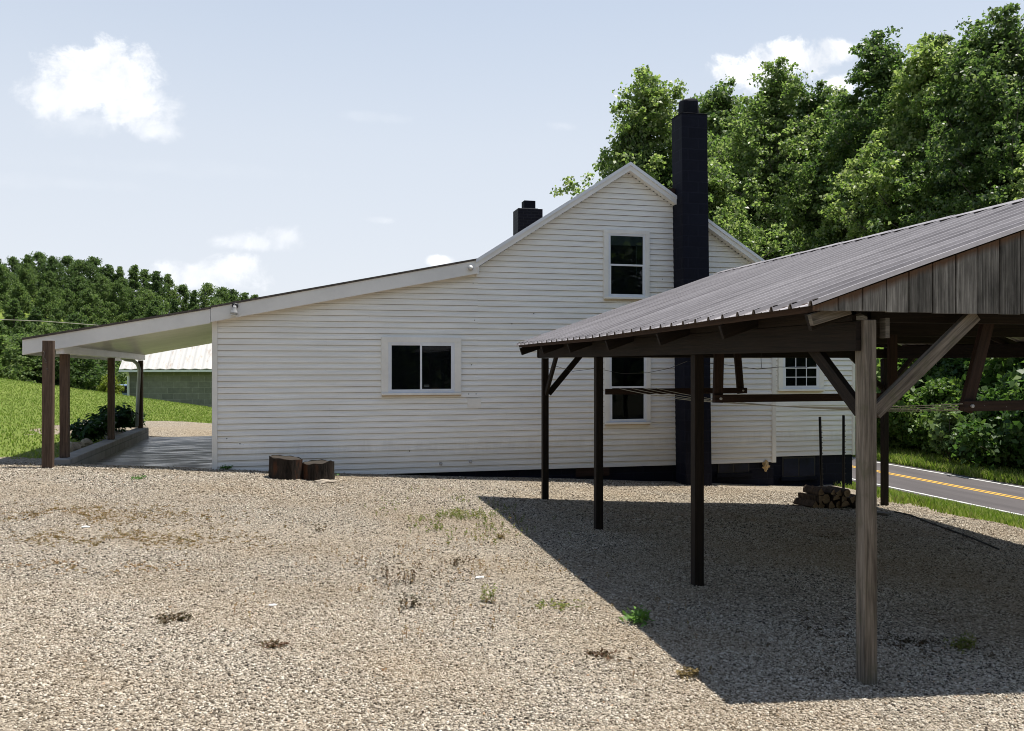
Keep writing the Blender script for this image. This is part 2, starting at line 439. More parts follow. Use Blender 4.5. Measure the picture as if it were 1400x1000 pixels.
M['bwindow'] = mat_paint('basement_pane', (0.008, 0.011, 0.030), 0.35, 0.3, 0.02, 4, 0.25)

# ------------------------------------------------------------------ mesh building
class MB:
    """collects verts/faces in world coordinates, with a UV per loop"""
    def __init__(self): self.v = []; self.f = []; self.uv = []
    def face(self, pts, uvs=None):
        i = len(self.v); self.v += [Vector(p) for p in pts]
        self.f.append(tuple(range(i, i + len(pts))))
        if uvs is None:
            p0 = Vector(pts[0]); n = Vector((0, 0, 0))
            for k in range(1, len(pts) - 1): n += (Vector(pts[k]) - p0).cross(Vector(pts[k + 1]) - p0)
            ax = max(range(3), key=lambda q: abs(n[q])); o = [q for q in range(3) if q != ax]
            uvs = [(Vector(p)[o[0]], Vector(p)[o[1]]) for p in pts]
        self.uv.append(uvs)
    def shared(self, verts, faces, uvs=None):
        i = len(self.v); self.v += [Vector(p) for p in verts]
        for fc in faces:
            self.f.append(tuple(i + q for q in fc))
            self.uv.append([(verts[q][0], verts[q][2] if abs(verts[q][2]) > 0 else verts[q][1]) for q in fc])
    def beam(self, p0, p1, w, h, up=(0, 0, 1), cut0=None, cut1=None):
        """a board from p0 to p1; w across, h along 'up'; u = length"""
        p0, p1 = Vector(p0), Vector(p1); d = (p1 - p0); L = d.length; d.normalize()
        s = d.cross(Vector(up))
        if s.length < 1e-5: s = d.cross(Vector((0, 1, 0)))
        s.normalize(); u = s.cross(d).normalized()
        cs = [(-w / 2, -h / 2), (w / 2, -h / 2), (w / 2, h / 2), (-w / 2, h / 2)]
        A = [p0 + s * x + u * y for x, y in cs]; B = [p1 + s * x + u * y for x, y in cs]
        i = len(self.v); self.v += A + B
        per = [0, w, w + h, 2 * w + h, 2 * (w + h)]
        for k in range(4):
            n = (k + 1) % 4
            self.f.append((i + k, i + n, i + 4 + n, i + 4 + k))
            self.uv.append([(0, per[k]), (0, per[k + 1]), (L, per[k + 1]), (L, per[k])])
        self.f.append((i + 3, i + 2, i + 1, i)); self.uv.append([(0, h), (w * .05, h), (w * .05, 0), (0, 0)])
        self.f.append((i + 4, i + 5, i + 6, i + 7)); self.uv.append([(0, 0), (w * .05, 0), (w * .05, h), (0, h)])
        return self
    def box(self, x0, x1, y0, y1, z0, z1):
        vs = [(x0, y0, z0), (x1, y0, z0), (x1, y1, z0), (x0, y1, z0), (x0, y0, z1), (x1, y0, z1), (x1, y1, z1), (x0, y1, z1)]
        fs = [(3, 2, 1, 0), (4, 5, 6, 7), (0, 1, 5, 4), (1, 2, 6, 5), (2, 3, 7, 6), (3, 0, 4, 7)]
        i = len(self.v); self.v += [Vector(p) for p in vs]
        for fc in fs:
            self.f.append(tuple(i + q for q in fc))
            p = [Vector(vs[q]) for q in fc]
            ax = max(range(3), key=lambda q: abs((p[1] - p[0]).cross(p[2] - p[0])[q])); o = [q for q in range(3) if q != ax]
            self.uv.append([(q[o[0]], q[o[1]]) for q in p])
        return self
    def prism(self, poly, y0, y1):
        """poly = list of (x,z), extruded along y (poly counter-clockwise seen from -y)"""
        n = len(poly); i = len(self.v)
        self.v += [Vector((x, y0, z)) for x, z in poly] + [Vector((x, y1, z)) for x, z in poly]
        self.f.append(tuple(i + k for k in range(n))); self.uv.append([(x, z) for x, z in poly])
        self.f.append(tuple(i + n + k for k in reversed(range(n)))); self.uv.append([(x, z) for x, z in reversed(poly)])
        per = 0
        for k in range(n):
            q = (k + 1) % n; L = math.dist(poly[k], poly[q])
            self.f.append((i + k, i + n + k, i + n + q, i + q))
            self.uv.append([(per, 0), (per, y1 - y0), (per + L, y1 - y0), (per + L, 0)]); per += L
        return self
    def tube(self, pts, rad, seg=8, cap=True):
        pts = [Vector(p) for p in pts]; n = len(pts)
        rads = rad if isinstance(rad, (list, tuple)) else [rad] * n
        i0 = len(self.v); ref = Vector((0.31, 0.17, 0.93)); L = 0; Ls = []
        for k in range(n):
            d = (pts[min(k + 1, n - 1)] - pts[max(k - 1, 0)]).normalized()
            s = d.cross(ref)
            if s.length < 0.1: s = d.cross(Vector((1, 0, 0)))
            s.normalize(); t = d.cross(s)
            if k: L += (pts[k] - pts[k - 1]).length
            Ls.append(L)
            for j in range(seg):
                a = 2 * math.pi * j / seg
                self.v.append(pts[k] + (s * math.cos(a) + t * math.sin(a)) * rads[k])
        for k in range(n - 1):
            for j in range(seg):
                q = (j + 1) % seg
                self.f.append((i0 + k * seg + j, i0 + k * seg + q, i0 + (k + 1) * seg + q, i0 + (k + 1) * seg + j))
                self.uv.append([(Ls[k], j / seg), (Ls[k], (j + 1) / seg), (Ls[k + 1], (j + 1) / seg), (Ls[k + 1], j / seg)])
        if cap:
            self.f.append(tuple(i0 + j for j in reversed(range(seg)))); self.uv.append([(0, 0)] * seg)
            self.f.append(tuple(i0 + (n - 1) * seg + j for j in range(seg))); self.uv.append([(0, 0)] * seg)
        return self
    def lathe(self, prof, c, axis=(0, 0, 1), seg=16):
        axis = Vector(axis).normalized(); c = Vector(c)
        s = axis.orthogonal().normalized(); t = axis.cross(s); i0 = len(self.v)
        for r, h in prof:
            for j in range(seg):
                a = 2 * math.pi * j / seg
                self.v.append(c + axis * h + (s * math.cos(a) + t * math.sin(a)) * r)
        for k in range(len(prof) - 1):
            for j in range(seg):
                q = (j + 1) % seg
                self.f.append((i0 + k * seg + j, i0 + k * seg + q, i0 + (k + 1) * seg + q, i0 + (k + 1) * seg + j))
                self.uv.append([(j / seg, k), ((j + 1) / seg, k), ((j + 1) / seg, k + 1), (j / seg, k + 1)])
        self.f.append(tuple(i0 + j for j in reversed(range(seg)))); self.uv.append([(0, 0)] * seg)
        e = i0 + (len(prof) - 1) * seg
        self.f.append(tuple(e + j for j in range(seg))); self.uv.append([(0, 0)] * seg)
        return self
    def build(self, name, mat, parent=None, smooth=False, bevel=0.0, origin=None):
        me = bpy.data.meshes.new(name)
        off = world_loc(parent) if parent is not None else (Vector(origin) if origin is not None else Vector((0, 0, 0)))
        me.from_pydata([tuple(p - off) for p in self.v], [], self.f)
        uvl = me.uv_layers.new(name='UVMap')
        flat = [c for fc in self.uv for u in fc for c in (u[0], u[1])]
        if len(flat) == 2 * len(me.loops): uvl.data.foreach_set('uv', flat)
        if bevel:
            bm = bmesh.new(); bm.from_mesh(me)
            ed = [e for e in bm.edges if len(e.link_faces) == 2 and e.calc_face_angle(0) > 0.5]
            bmesh.ops.bevel(bm, geom=ed, offset=bevel, segments=2, affect='EDGES', profile=0.5)
            bm.to_mesh(me); bm.free()
        if smooth: me.polygons.foreach_set('use_smooth', [True] * len(me.polygons))
        for m in (mat if isinstance(mat, (list, tuple)) else [mat]): me.materials.append(m)
        me.update()
        o = bpy.data.objects.new(name, me); C.objects.link(o)
        if parent is not None: o.parent = parent
        elif origin is not None: o.location = off
        return o

def world_loc(o):
    p = Vector((0, 0, 0))
    while o is not None:
        p += o.location; o = o.parent
    return p

def tag(o, label=None, cat=None, group=None, kind=None):
    if label: o['label'] = label
    if cat: o['category'] = cat
    if group: o['group'] = group
    if kind: o['kind'] = kind
    return o

def thing(name, loc, label, cat, group=None):
    o = bpy.data.objects.new(name, None); C.objects.link(o)
    o.location = loc; o.empty_display_size = 0.3
    return tag(o, label, cat, group)

def dup(root, loc, rz=0.0, scale=1.0, label=None, group=None):
    r = root.copy(); C.objects.link(r); r.location = loc; r.rotation_euler = (0, 0, rz)
    r.scale = (scale, scale, scale) if isinstance(scale, (int, float)) else scale
    if label: r['label'] = label
    if group: r['group'] = group
    for ch in root.children:
        c = ch.copy(); C.objects.link(c); c.parent = r
        for g in ch.children:
            d = g.copy(); C.objects.link(d); d.parent = c
    return r

def np_mesh(name, verts, quads, mat, parent=None, tris=False, smooth=False):
    me = bpy.data.meshes.new(name)
    nv, nf = len(verts), len(quads); k = quads.shape[1]
    me.vertices.add(nv); me.vertices.foreach_set('co', np.ascontiguousarray(verts, np.float32).ravel())
    me.loops.add(nf * k); me.loops.foreach_set('vertex_index', np.ascontiguousarray(quads, np.int32).ravel())
    me.polygons.add(nf)
    me.polygons.foreach_set('loop_start', np.arange(nf, dtype=np.int32) * k)
    me.polygons.foreach_set('loop_total', np.full(nf, k, np.int32))
    if smooth: me.polygons.foreach_set('use_smooth', np.ones(nf, bool))
    me.update(calc_edges=True)
    me.materials.append(mat)
    o = bpy.data.objects.new(name, me); C.objects.link(o)
    if parent is not None: o.parent = parent
    return o

# ------------------------------------------------------------------ terrain
def grid_sheet(name, xs, ys, zf, mat, keep=None):
    X, Y = np.meshgrid(xs, ys, indexing='ij')
    Z = zf(X, Y)
    V = np.stack([X, Y, Z], -1).reshape(-1, 3)
    nx, ny = len(xs), len(ys)
    i = np.arange(nx - 1)[:, None] * ny + np.arange(ny - 1)[None, :]
    Q = np.stack([i, i + ny, i + ny + 1, i + 1], -1).reshape(-1, 4)
    if keep is not None:
        cx = V[Q].mean(1); Q = Q[keep(cx[:, 0], cx[:, 1])]
    return np_mesh(name, V, Q, mat, smooth=True)

def axis_pts(lo, a, b, hi, step, far):
    mid = np.arange(a, b + 1e-6, step)
    l = np.linspace(lo, a, far)[:-1]; r = np.linspace(b, hi, far)[1:]
    return np.concatenate([l, mid, r])

xs = axis_pts(-420, -50, 44, 420, 0.5, 26)
ys = axis_pts(-160, -14, 60, 620, 0.5, 40)

NZ = RNG.random((256, 256))
def vnoise(x, y, s):
    x = np.asarray(x) * s; y = np.asarray(y) * s
    xi = np.floor(x).astype(int); yi = np.floor(y).astype(int); fx = x - xi; fy = y - yi
    fx = fx * fx * (3 - 2 * fx); fy = fy * fy * (3 - 2 * fy)
    g = lambda i, j: NZ[i % 256, j % 256]
    return (g(xi, yi) * (1 - fx) + g(xi + 1, yi) * fx) * (1 - fy) + (g(xi, yi + 1) * (1 - fx) + g(xi + 1, yi + 1) * fx) * fy

def rough_ground(x, y):
    return (vnoise(x, y, 0.45) - 0.5) * 0.07 - 0.018 * np.exp(-((np.asarray(x) - 0.9 + 0.06 * np.asarray(y)) / 0.22) ** 2) - 0.018 * np.exp(-((np.asarray(x) + 0.7 + 0.06 * np.asarray(y)) / 0.22) ** 2) + (vnoise(x, y, 1.7) - 0.5) * 0.018

g = grid_sheet('ground', xs, ys, lambda x, y: hfun(x, y) - 0.02 + np.where((np.asarray(x) > 10.6) & (np.asarray(x) < 18.5), rough_ground(x, y) * 2.0, 0), M['grass'])
tag(g, 'green grassy ground running from the yard to the wooded hills', None, None, 'structure')

def gravel_edge(x, y):
    """signed distance-like value: >0 inside the gravel"""
    x = np.asarray(x, float); y = np.asarray(y, float)
    n = (vnoise(x, y, 1.1) - 0.5) * 0.7 + (vnoise(x, y, 3.3) - 0.5) * 0.35
    front = np.minimum(np.minimum(10.35 - x + (y - 8) * 0.01, 15.2 - y), x + 45)
    back = np.minimum(np.minimum(y - 20.0, 25.6 + 0.8 * (x + 4.2) - y), x + 5.6)
    side = np.minimum(np.minimum(10.0 - x, 15.2 - y), x - 5)
    slabside = np.minimum(np.minimum(-3.7 - x, y), 14.9 - y)
    return np.maximum(np.maximum(front, back), slabside) + n

gx = np.arange(-16, 11.6, 0.12); gy = np.arange(-28, 29, 0.14)
g = grid_sheet('gravel_yard', gx, gy,
               lambda x, y: hfun(x, y) + rough_ground(x, y) * 0.5 * np.clip(1.0, 0, 1) + np.clip(gravel_edge(x, y) * 0.08, -0.06, 0.012),
               M['gravel'], keep=lambda x, y: gravel_edge(x, y) > -1.2)
tag(g, 'tan gravel yard in front of the white house', None, None, 'structure')

def gz(x, y):
    return hfun(x, y) + rough_ground(x, y) * 0.5 + 0.012

# loose stones lying on the gravel, small enough that nobody could count them
def stones(n, zlo, zhi, r0, r1, fine, name):
    phi = (1 + 5 ** 0.5) / 2
    if fine:
        ico = np.array([(-1, phi, 0), (1, phi, 0), (-1, -phi, 0), (1, -phi, 0), (0, -1, phi), (0, 1, phi), (0, -1, -phi), (0, 1, -phi),
                        (phi, 0, -1), (phi, 0, 1), (-phi, 0, -1), (-phi, 0, 1)], float)
        fc = np.array([(0, 11, 5), (0, 5, 1), (0, 1, 7), (0, 7, 10), (0, 10, 11), (1, 5, 9), (5, 11, 4), (11, 10, 2), (10, 7, 6), (7, 1, 8),
                       (3, 9, 4), (3, 4, 2), (3, 2, 6), (3, 6, 8), (3, 8, 9), (4, 9, 5), (2, 4, 11), (6, 2, 10), (8, 6, 7), (9, 8, 1)])
    else:
        ico = np.array([(1, 0, 0), (0, 1, 0), (-1, 0, 0), (0, -1, 0), (0, 0, 1), (0, 0, -1)], float)
        fc = np.array([(0, 1, 4), (1, 2, 4), (2, 3, 4), (3, 0, 4), (1, 0, 5), (2, 1, 5), (3, 2, 5), (0, 3, 5)])
    nvx = len(ico)
    ico /= np.linalg.norm(ico[0])
    Zc = np.sqrt(zlo ** 2 + RNG.random(n) * (zhi ** 2 - zlo ** 2))
    Xc = (RNG.random(n) * 1.32 - 0.66) * Zc
    a = CO * Xc + SI * Zc; b = CO * Zc - SI * Xc
    ok = (gravel_edge(a, b) > 0.15) & (b < 14.6)
    ok &= RNG.random(n) > 0.62 * sstep(0.50, 0.74, 0.6 * vnoise(a, b, 0.55) + 0.4 * vnoise(a, b, 1.6))
    a, b, Zc = a[ok], b[ok], Zc[ok]; n = len(a)
    r = r0 + (r1 - r0) * RNG.random(n) ** 2.0
    V = ico[None] * (0.55 + 0.8 * RNG.random((n, nvx, 1)))
    V = V * np.stack([0.8 + 0.8 * RNG.random(n), 0.75 + 0.5 * RNG.random(n), 0.45 + 0.45 * RNG.random(n)], -1)[:, None, :]
    an = RNG.random(n) * 6.283; c, s = np.cos(an), np.sin(an)
    tx = (RNG.random(n) - 0.5) * 1.4; ct, st = np.cos(tx), np.sin(tx)
    y1 = V[:, :, 1] * ct[:, None] - V[:, :, 2] * st[:, None]; z1 = V[:, :, 1] * st[:, None] + V[:, :, 2] * ct[:, None]
    x2 = V[:, :, 0] * c[:, None] - y1 * s[:, None]; y2 = V[:, :, 0] * s[:, None] + y1 * c[:, None]
    V = np.stack([x2, y2, z1], -1) * r[:, None, None]
    V[:, :, 0] += a[:, None]; V[:, :, 1] += b[:, None]; V[:, :, 2] += (gz(a, b) + r * 0.30)[:, None]
    Fc = (fc[None] + (np.arange(n) * nvx)[:, None, None]).reshape(-1, 3)
    o = np_mesh(name, V.reshape(-1, 3), Fc, M['stone'])
    tag(o, 'loose pale tan gravel stones covering the yard', 'gravel', None, 'stuff')
stones(125000, 3.6, 6.6, 0.0038, 0.0102, True, 'loose_gravel')
stones(140000, 6.6, 11.0, 0.005, 0.0125, False, 'loose_gravel')
stones(90000, 11.0, 15.5, 0.008, 0.017, False, 'loose_gravel')

# ------------------------------------------------------------------ road
RZ = -2.35
def strip(name, x0, x1, z, mat, label, parent=None, y0=-120, y1=260):
    ys_ = np.linspace(y0, y1, 60); v = []; q = []
    for y in ys_: v += [(x0, y, z), (x1, y, z)]
    for k in range(len(ys_) - 1): q.append((2 * k, 2 * k + 1, 2 * k + 3, 2 * k + 2))
    o = np_mesh(name, np.array(v), np.array(q), mat, parent)
    return tag(o, label, None, None, 'structure')
# road bed: raises slightly proud of the verge
hroad = lambda: None
strip('road', 18.75, 23.75, RZ + 0.03, M['asphalt'], 'grey asphalt road passing the wood on the right')
strip('road_edge_line', 19.0, 19.13, RZ + 0.036, M['white'], 'white edge line on the near side of the road')
strip('road_edge_line', 23.22, 23.36, RZ + 0.036, M['white'], 'white edge line on the wooded side of the road')
strip('road_centre_line', 21.20, 21.31, RZ + 0.036, M['yellow'], 'yellow centre line nearer the yard')
strip('road_centre_line', 21.42, 21.53, RZ + 0.036, M['yellow'], 'yellow centre line nearer the wood')

# ------------------------------------------------------------------ house
WB = 14.65                        # the long wall's plane
def W(px, py, b=WB): 
    p = P(px, py, b); return p.x, p.z
house = thing('farmhouse', (W(290, 640)[0], WB, 0.0), 'white vinyl sided farmhouse with a tall black chimney and a low side porch', 'house')
HC = 0.1016
SB = EYE - 1.92                   # bottom of the siding

aL = W(290, 500)[0]; aR = W(1060, 560)[0]
aJ, zJ = W(653, 366)
aA, zA = W(862, 232)
aE, zE = W(1052, 366)
zLt = W(290, 434)[1]
def clip(bm, pt, n):
    bmesh.ops.bisect_plane(bm, geom=bm.verts[:] + bm.edges[:] + bm.faces[:], plane_co=pt, plane_no=n, clear_outer=True, clear_inner=False)

def siding(name, x0, x1, z0, z1, y, cuts, parent, seed):
    """lapped boards, each a bowed strip; 'cuts' = list of (point, outward normal)"""
    rnd = random.Random(seed)
    bm = bmesh.new()
    prof = [(0.0, -0.003), (0.0, -0.019), (0.0045, -0.0205), (0.052, -0.0135), (0.064, -0.007), (HC - 0.0075, -0.0035), (HC + 0.001, -0.003)]
    nrow = int(math.ceil((z1 - z0) / HC))
    step = 0.45; nx = max(2, int((x1 - x0) / step))
    seams = []
    for r in range(nrow):
        if r % 2 == 0:
            seams = []; q = x0 + rnd.uniform(0.4, 3.6)
            while q < x1: seams.append(q); q += 3.66
        xsn = sorted([x0 + (x1 - x0) * k / nx for k in range(nx + 1)] + [s for s in seams] + [s + 0.004 for s in seams])
        zb = z0 + r * HC
        cols = []
        for x in xsn:
            side = sum(1 for s in seams if x > s + 0.002) % 2
            w = mnoise.noise(Vector((x * 0.35, r * 0.05, seed))) * 0.004 + mnoise.noise(Vector((x * 1.3, r * 0.4, seed + 5))) * 0.0011
            out = mnoise.noise(Vector((x * 0.8, r * 0.25, seed + 9))) * 0.0022 - 0.0016 * side
            cols.append([bm.verts.new((x, y + py + (out if k else 0), zb + pz + w)) for k, (pz, py) in enumerate(prof)])
        for k in range(len(cols) - 1):
            for j in range(len(prof) - 1):
                fc = bm.faces.new((cols[k][j], cols[k + 1][j], cols[k + 1][j + 1], cols[k][j + 1]))
                fc.material_index = 1 if j in (0, len(prof) - 2) else 0  # lip underside and top strip take the painted lap shadow and dirt
    for pt, n in cuts: clip(bm, pt, n)
    off = world_loc(parent)
    bmesh.ops.translate(bm, verts=bm.verts, vec=-off)
    me = bpy.data.meshes.new(name); bm.to_mesh(me); bm.free()
    me.materials.append(M['vinyl']); me.materials.append(M['lap_shade_dirt'])
    o = bpy.data.objects.new(name, me); C.objects.link(o); o.parent = parent
    return o

def up_normal(x0, z0, x1, z1):
    d = Vector((x1 - x0, 0, z1 - z0)).normalized()
    n = Vector((-d.z, 0, d.x))
    return n if n.z > 0 else -n

nS = up_normal(aL, zLt, aJ, zJ); nG = up_normal(aJ, zJ, aA, zA); nR = up_normal(aA, zA, aE, zE)
chx0 = W(924, 400)[0]
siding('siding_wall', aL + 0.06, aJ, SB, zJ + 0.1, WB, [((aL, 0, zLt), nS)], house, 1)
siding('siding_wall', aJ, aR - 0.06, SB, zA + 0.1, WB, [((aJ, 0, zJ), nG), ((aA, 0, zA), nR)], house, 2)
# the solid body behind the boards
mb = MB()
# ---- wall core (sheathing) so that the boards have something behind them
core = [(aL + 0.03, SB + 0.02), (aR - 0.03, SB + 0.02), (aR - 0.03, zE - 0.12), (aA, zA - 0.06), (aJ, zJ - 0.06), (aL + 0.03, zLt - 0.04)]
mb.prism(core, WB + 0.002, WB + 9.0)
mb.build('wall_core', M['trim'], house)
mb = MB().prism([(aL, SB - 0.01), (aL + 0.085, SB - 0.01), (aL + 0.085, zLt), (aL, zLt - 0.02)], WB - 0.034, WB + 0.05)
mb.build('corner_trim', M['trim'], house, bevel=0.004)
mb = MB().box(aR - 0.085, aR, WB - 0.034, WB + 0.40, SB - 0.01, zE - 0.15)
mb.build('corner_trim', M['trim'], house, bevel=0.004)

# foundation
FB = WB + 0.035
mb = MB().box(W(600, 645)[0], aR - 0.02, FB, FB + 0.3, -1.2, SB + 0.019)
mb.box(aL + 0.03, W(600, 645)[0] - 0.001, FB + 0.01, FB + 0.3, -1.2, SB + 0.019)
mb.build('foundation', M['navy'], house)

# ---- rakes and roofs
RO = 0.17                          # rake overhang
YB = WB + 9.2
def roof_slab(name, pts, y0, y1, th, mat, parent, drop=0.0):
    """pts = upper profile (x,z) left to right"""
    lo = [(x, z - th) for x, z in pts]
    poly = lo + pts[::-1]
    m = MB(); n = len(poly)
    i = len(m.v)
    m.v += [Vector((x, y0, z)) for x, z in poly] + [Vector((x, y1, z - drop)) for x, z in poly]
    m.f.append(tuple(range(n))); m.uv.append([(x, z) for x, z in poly])
    m.f.append(tuple(n + k for k in reversed(range(n)))); m.uv.append([(x, z) for x, z in reversed(poly)])
    for k in range(n):
        q = (k + 1) % n
        m.f.append((k, n + k, n + q, q)); m.uv.append([(0, 0), (0, 1), (1, 1), (1, 0)])
    return m.build(name, mat, parent)

def rakeboard(name, p0, p1, width, y, th, mat, parent, shift=0.0):
    """a board hanging below the line p0-p1 (x,z), plumb ends"""
    (x0, z0), (x1, z1) = p0, p1
    m = MB().prism([(x0, z0 - width - shift), (x1, z1 - width - shift), (x1, z1 - shift), (x0, z0 - shift)], y, y + th)
    return m.build(name, mat, parent, bevel=0.003)

yF = WB - RO
# low roof over the left part and the porch
sA = W(653, 355, yF); sB = W(288, 420, yF); sC = W(54, 458.5, yF)
slope = (sB[1] - sC[1]) / (sB[0] - sC[0])
aP = -4.32
sD = (aP, sB[1] + slope * (aP - sB[0]))
roof_slab('shed_roof', [sB, (sA[0] - 0.03, sA[1])], yF + 0.03, YB, 0.10, M['shingle'], house)
roof_slab('porch_roof', [(sD[0], sD[1] - 0.03), (sB[0] - 0.002, sB[1] - 0.03)], yF + 0.03, 21.6, 0.07, M['shingle'], house, 0.08)
rakeboard('rake_fascia', sB, sA, 0.235, yF, 0.028, M['fascia'], house, 0.012)
rakeboard('rake_fascia', sD, (sB[0] - 0.004, sB[1]), 0.235, yF - 0.004, 0.028, M['fascia'], house, 0.03)
# dark shingle edge showing above the fascia
def lip(p0, p1, up, y, th, nm='drip_edge', mat='shingle'):
    (x0, z0), (x1, z1) = p0, p1
    MB().prism([(x0, z0), (x1, z1), (x1, z1 + up), (x0, z0 + up)], y, y + th).build(nm, M[mat], house)
lip((sB[0], sB[1] - 0.010), (sA[0], sA[1] - 0.010), 0.03, yF - 0.02, 0.09)
lip((sD[0], sD[1] - 0.028), (sB[0] - 0.006, sB[1] - 0.028), 0.03, yF - 0.024, 0.09)
# underside of the overhang
def under(p0, p1, drop, y0, y1, nm, mat):
    (x0, z0), (x1, z1) = p0, p1
    m = MB().prism([(x0, z0 - drop - 0.012), (x1, z1 - drop - 0.012), (x1, z1 - drop), (x0, z0 - drop)], y0, y1)
    return m.build(nm, mat, house)
under(sB, sA, 0.225, yF + 0.03, WB - 0.001, 'soffit', M['tantrim'])
MB().box(sA[0] - 0.006, sA[0] + 0.022, yF - 0.012, WB - 0.02, sA[1] - 0.27, sA[1] + 0.01).build('fascia_end', M['fascia'], house, bevel=0.003)

# porch soffit: ribbed white sheets, beam, gutter
def porch_soffit():
    m = MB(); y0, y1 = yF + 0.03, 21.35; n = 38
    z = lambda x, y: sB[1] + slope * (x - sB[0]) - 0.225 - 0.08 * (y - y0) / (y1 - y0)
    xa, xb = -3.95, aL - 0.002
    ysn = []
    for k in range(n):
        t = y0 + (y1 - y0) * k / n; w = (y1 - y0) / n
        ysn += [(t, 0.0), (t + w * 0.86, 0.0), (t + w * 0.89, 0.03), (t + w * 0.97, 0.03)]
    ysn.append((y1, 0.0))
    cols = 9
    rows = []
    for x in np.linspace(xa, xb, cols):
        rows.append([Vector((x, yy, z(x, yy) + dz + 0.004 * mnoise.noise(Vector((x * 1.5, yy * 0.7, 3))))) for yy, dz in ysn])
    i0 = len(m.v)
    for r in rows: m.v += r
    L = len(ysn)
    for i in range(cols - 1):
        for j in range(L - 1):
            m.f.append((i0 + i * L + j, i0 + i * L + j + 1, i0 + (i + 1) * L + j + 1, i0 + (i + 1) * L + j)); m.uv.append([(0, 0)] * 4)
    m.build('porch_soffit', M['soffit'], house)
porch_soffit()
aPP = -3.80
zb0, zb1 = EYE + 0.15, EYE + 0.08
m = MB().beam((aPP, yF + 0.04, zb0 + 0.085), (aPP, 21.35, zb1 + 0.085), 0.11, 0.17); m.build('porch_beam', M['fascia'], house, bevel=0.004)
m = MB().beam((aP + 0.02, yF + 0.03, sD[1] - 0.16), (aP + 0.02, 21.5, sD[1] - 0.24), 0.03, 0.2); m.build('porch_fascia', M['fascia'], house)
# slab, kerb and posts
MB().box(-3.66, aL + 0.03, WB - 0.06, 21.3, -0.35, EYE - 1.752).build('porch_slab', M['concrete'], house)
mk = MB().box(-3.93, -3.65, WB - 0.15, 21.25, -0.3, EYE - 1.515); mk.build('porch_kerb', M['kerb'], house, bevel=0.012)
for b, w in ((14.80, 0.125), (18.08, 0.115), (21.1, 0.10)):
    MB().beam((aPP, b, EYE - 1.513), (aPP, b, EYE + 0.15 - 0.012 * (b - 14.6) - 0.002), w, w, up=(0, 1, 0)).build('porch_post', M['porchwood'], house, bevel=0.005)
# downspout
dp = [P(166, 489, 20.9), P(172, 492, 20.9), P(182, 493, 20.95), P(188, 498, 21.0), P(190.5, 506, 21.0), P(188.5, 540, 21.0), P(187, 583, 21.0)]
MB().tube(dp, 0.042, 8).build('downspout', M['downspout'], house, smooth=True)

# main gable roof
gA = W(862, 222, yF - 0.03); gJ = W(651, 355, yF - 0.03); gE = W(1050, 360, yF - 0.03)
def gable_roof():
    y0 = yF
    pts = [gJ, gA, gE]
    roof_slab('gable_roof', [(x, z - 0.02) for x, z in pts], y0 + 0.02, YB, 0.10, M['shingle'], house)
    gable_board('rake_trim', gJ, gA, 0.15)
    gable_board('rake_trim', gA, gE, 0.15)
def gable_board(nm, p0, p1, w):
    (x0, z0), (x1, z1) = p0, p1
    y = yF - 0.03
    MB().prism([(x0, z0 - w), (x1, z1 - w), (x1, z1 - 0.05), (x0, z0 - 0.05)], y + 0.012, y + 0.04).build(nm, M['fascia'], house)
    MB().prism([(x0, z0 - 0.055), (x1, z1 - 0.055), (x1, z1 + 0.008), (x0, z0 + 0.008)], y - 0.012, y + 0.05).build('drip_edge', M['sash'], house)
gable_roof()
# vented soffit under the gable rakes
def vented(p0, p1, drop):
    (x0, z0), (x1, z1) = p0, p1
    m = MB(); n = 40; y0, y1 = yF + 0.012, WB - 0.012
    m.prism([(x0, z0 - drop - 0.01), (x1, z1 - drop - 0.01), (x1, z1 - drop), (x0, z0 - drop)], y0, y1)
    m.build('soffit', M['trim'], house)
    m = MB()
    for k in range(n):
        t = (k + 0.5) / n; x = x0 + (x1 - x0) * t; z = z0 + (z1 - z0) * t - drop - 0.012
        m.box(x - 0.012, x + 0.012, WB - 0.05, WB - 0.022, z - 0.006, z)
    o = m.build('soffit_vent', M['dark'], house); o['kind'] = 'stuff'
vented(gA, gE, 0.135); vented(gJ, gA, 0.135)

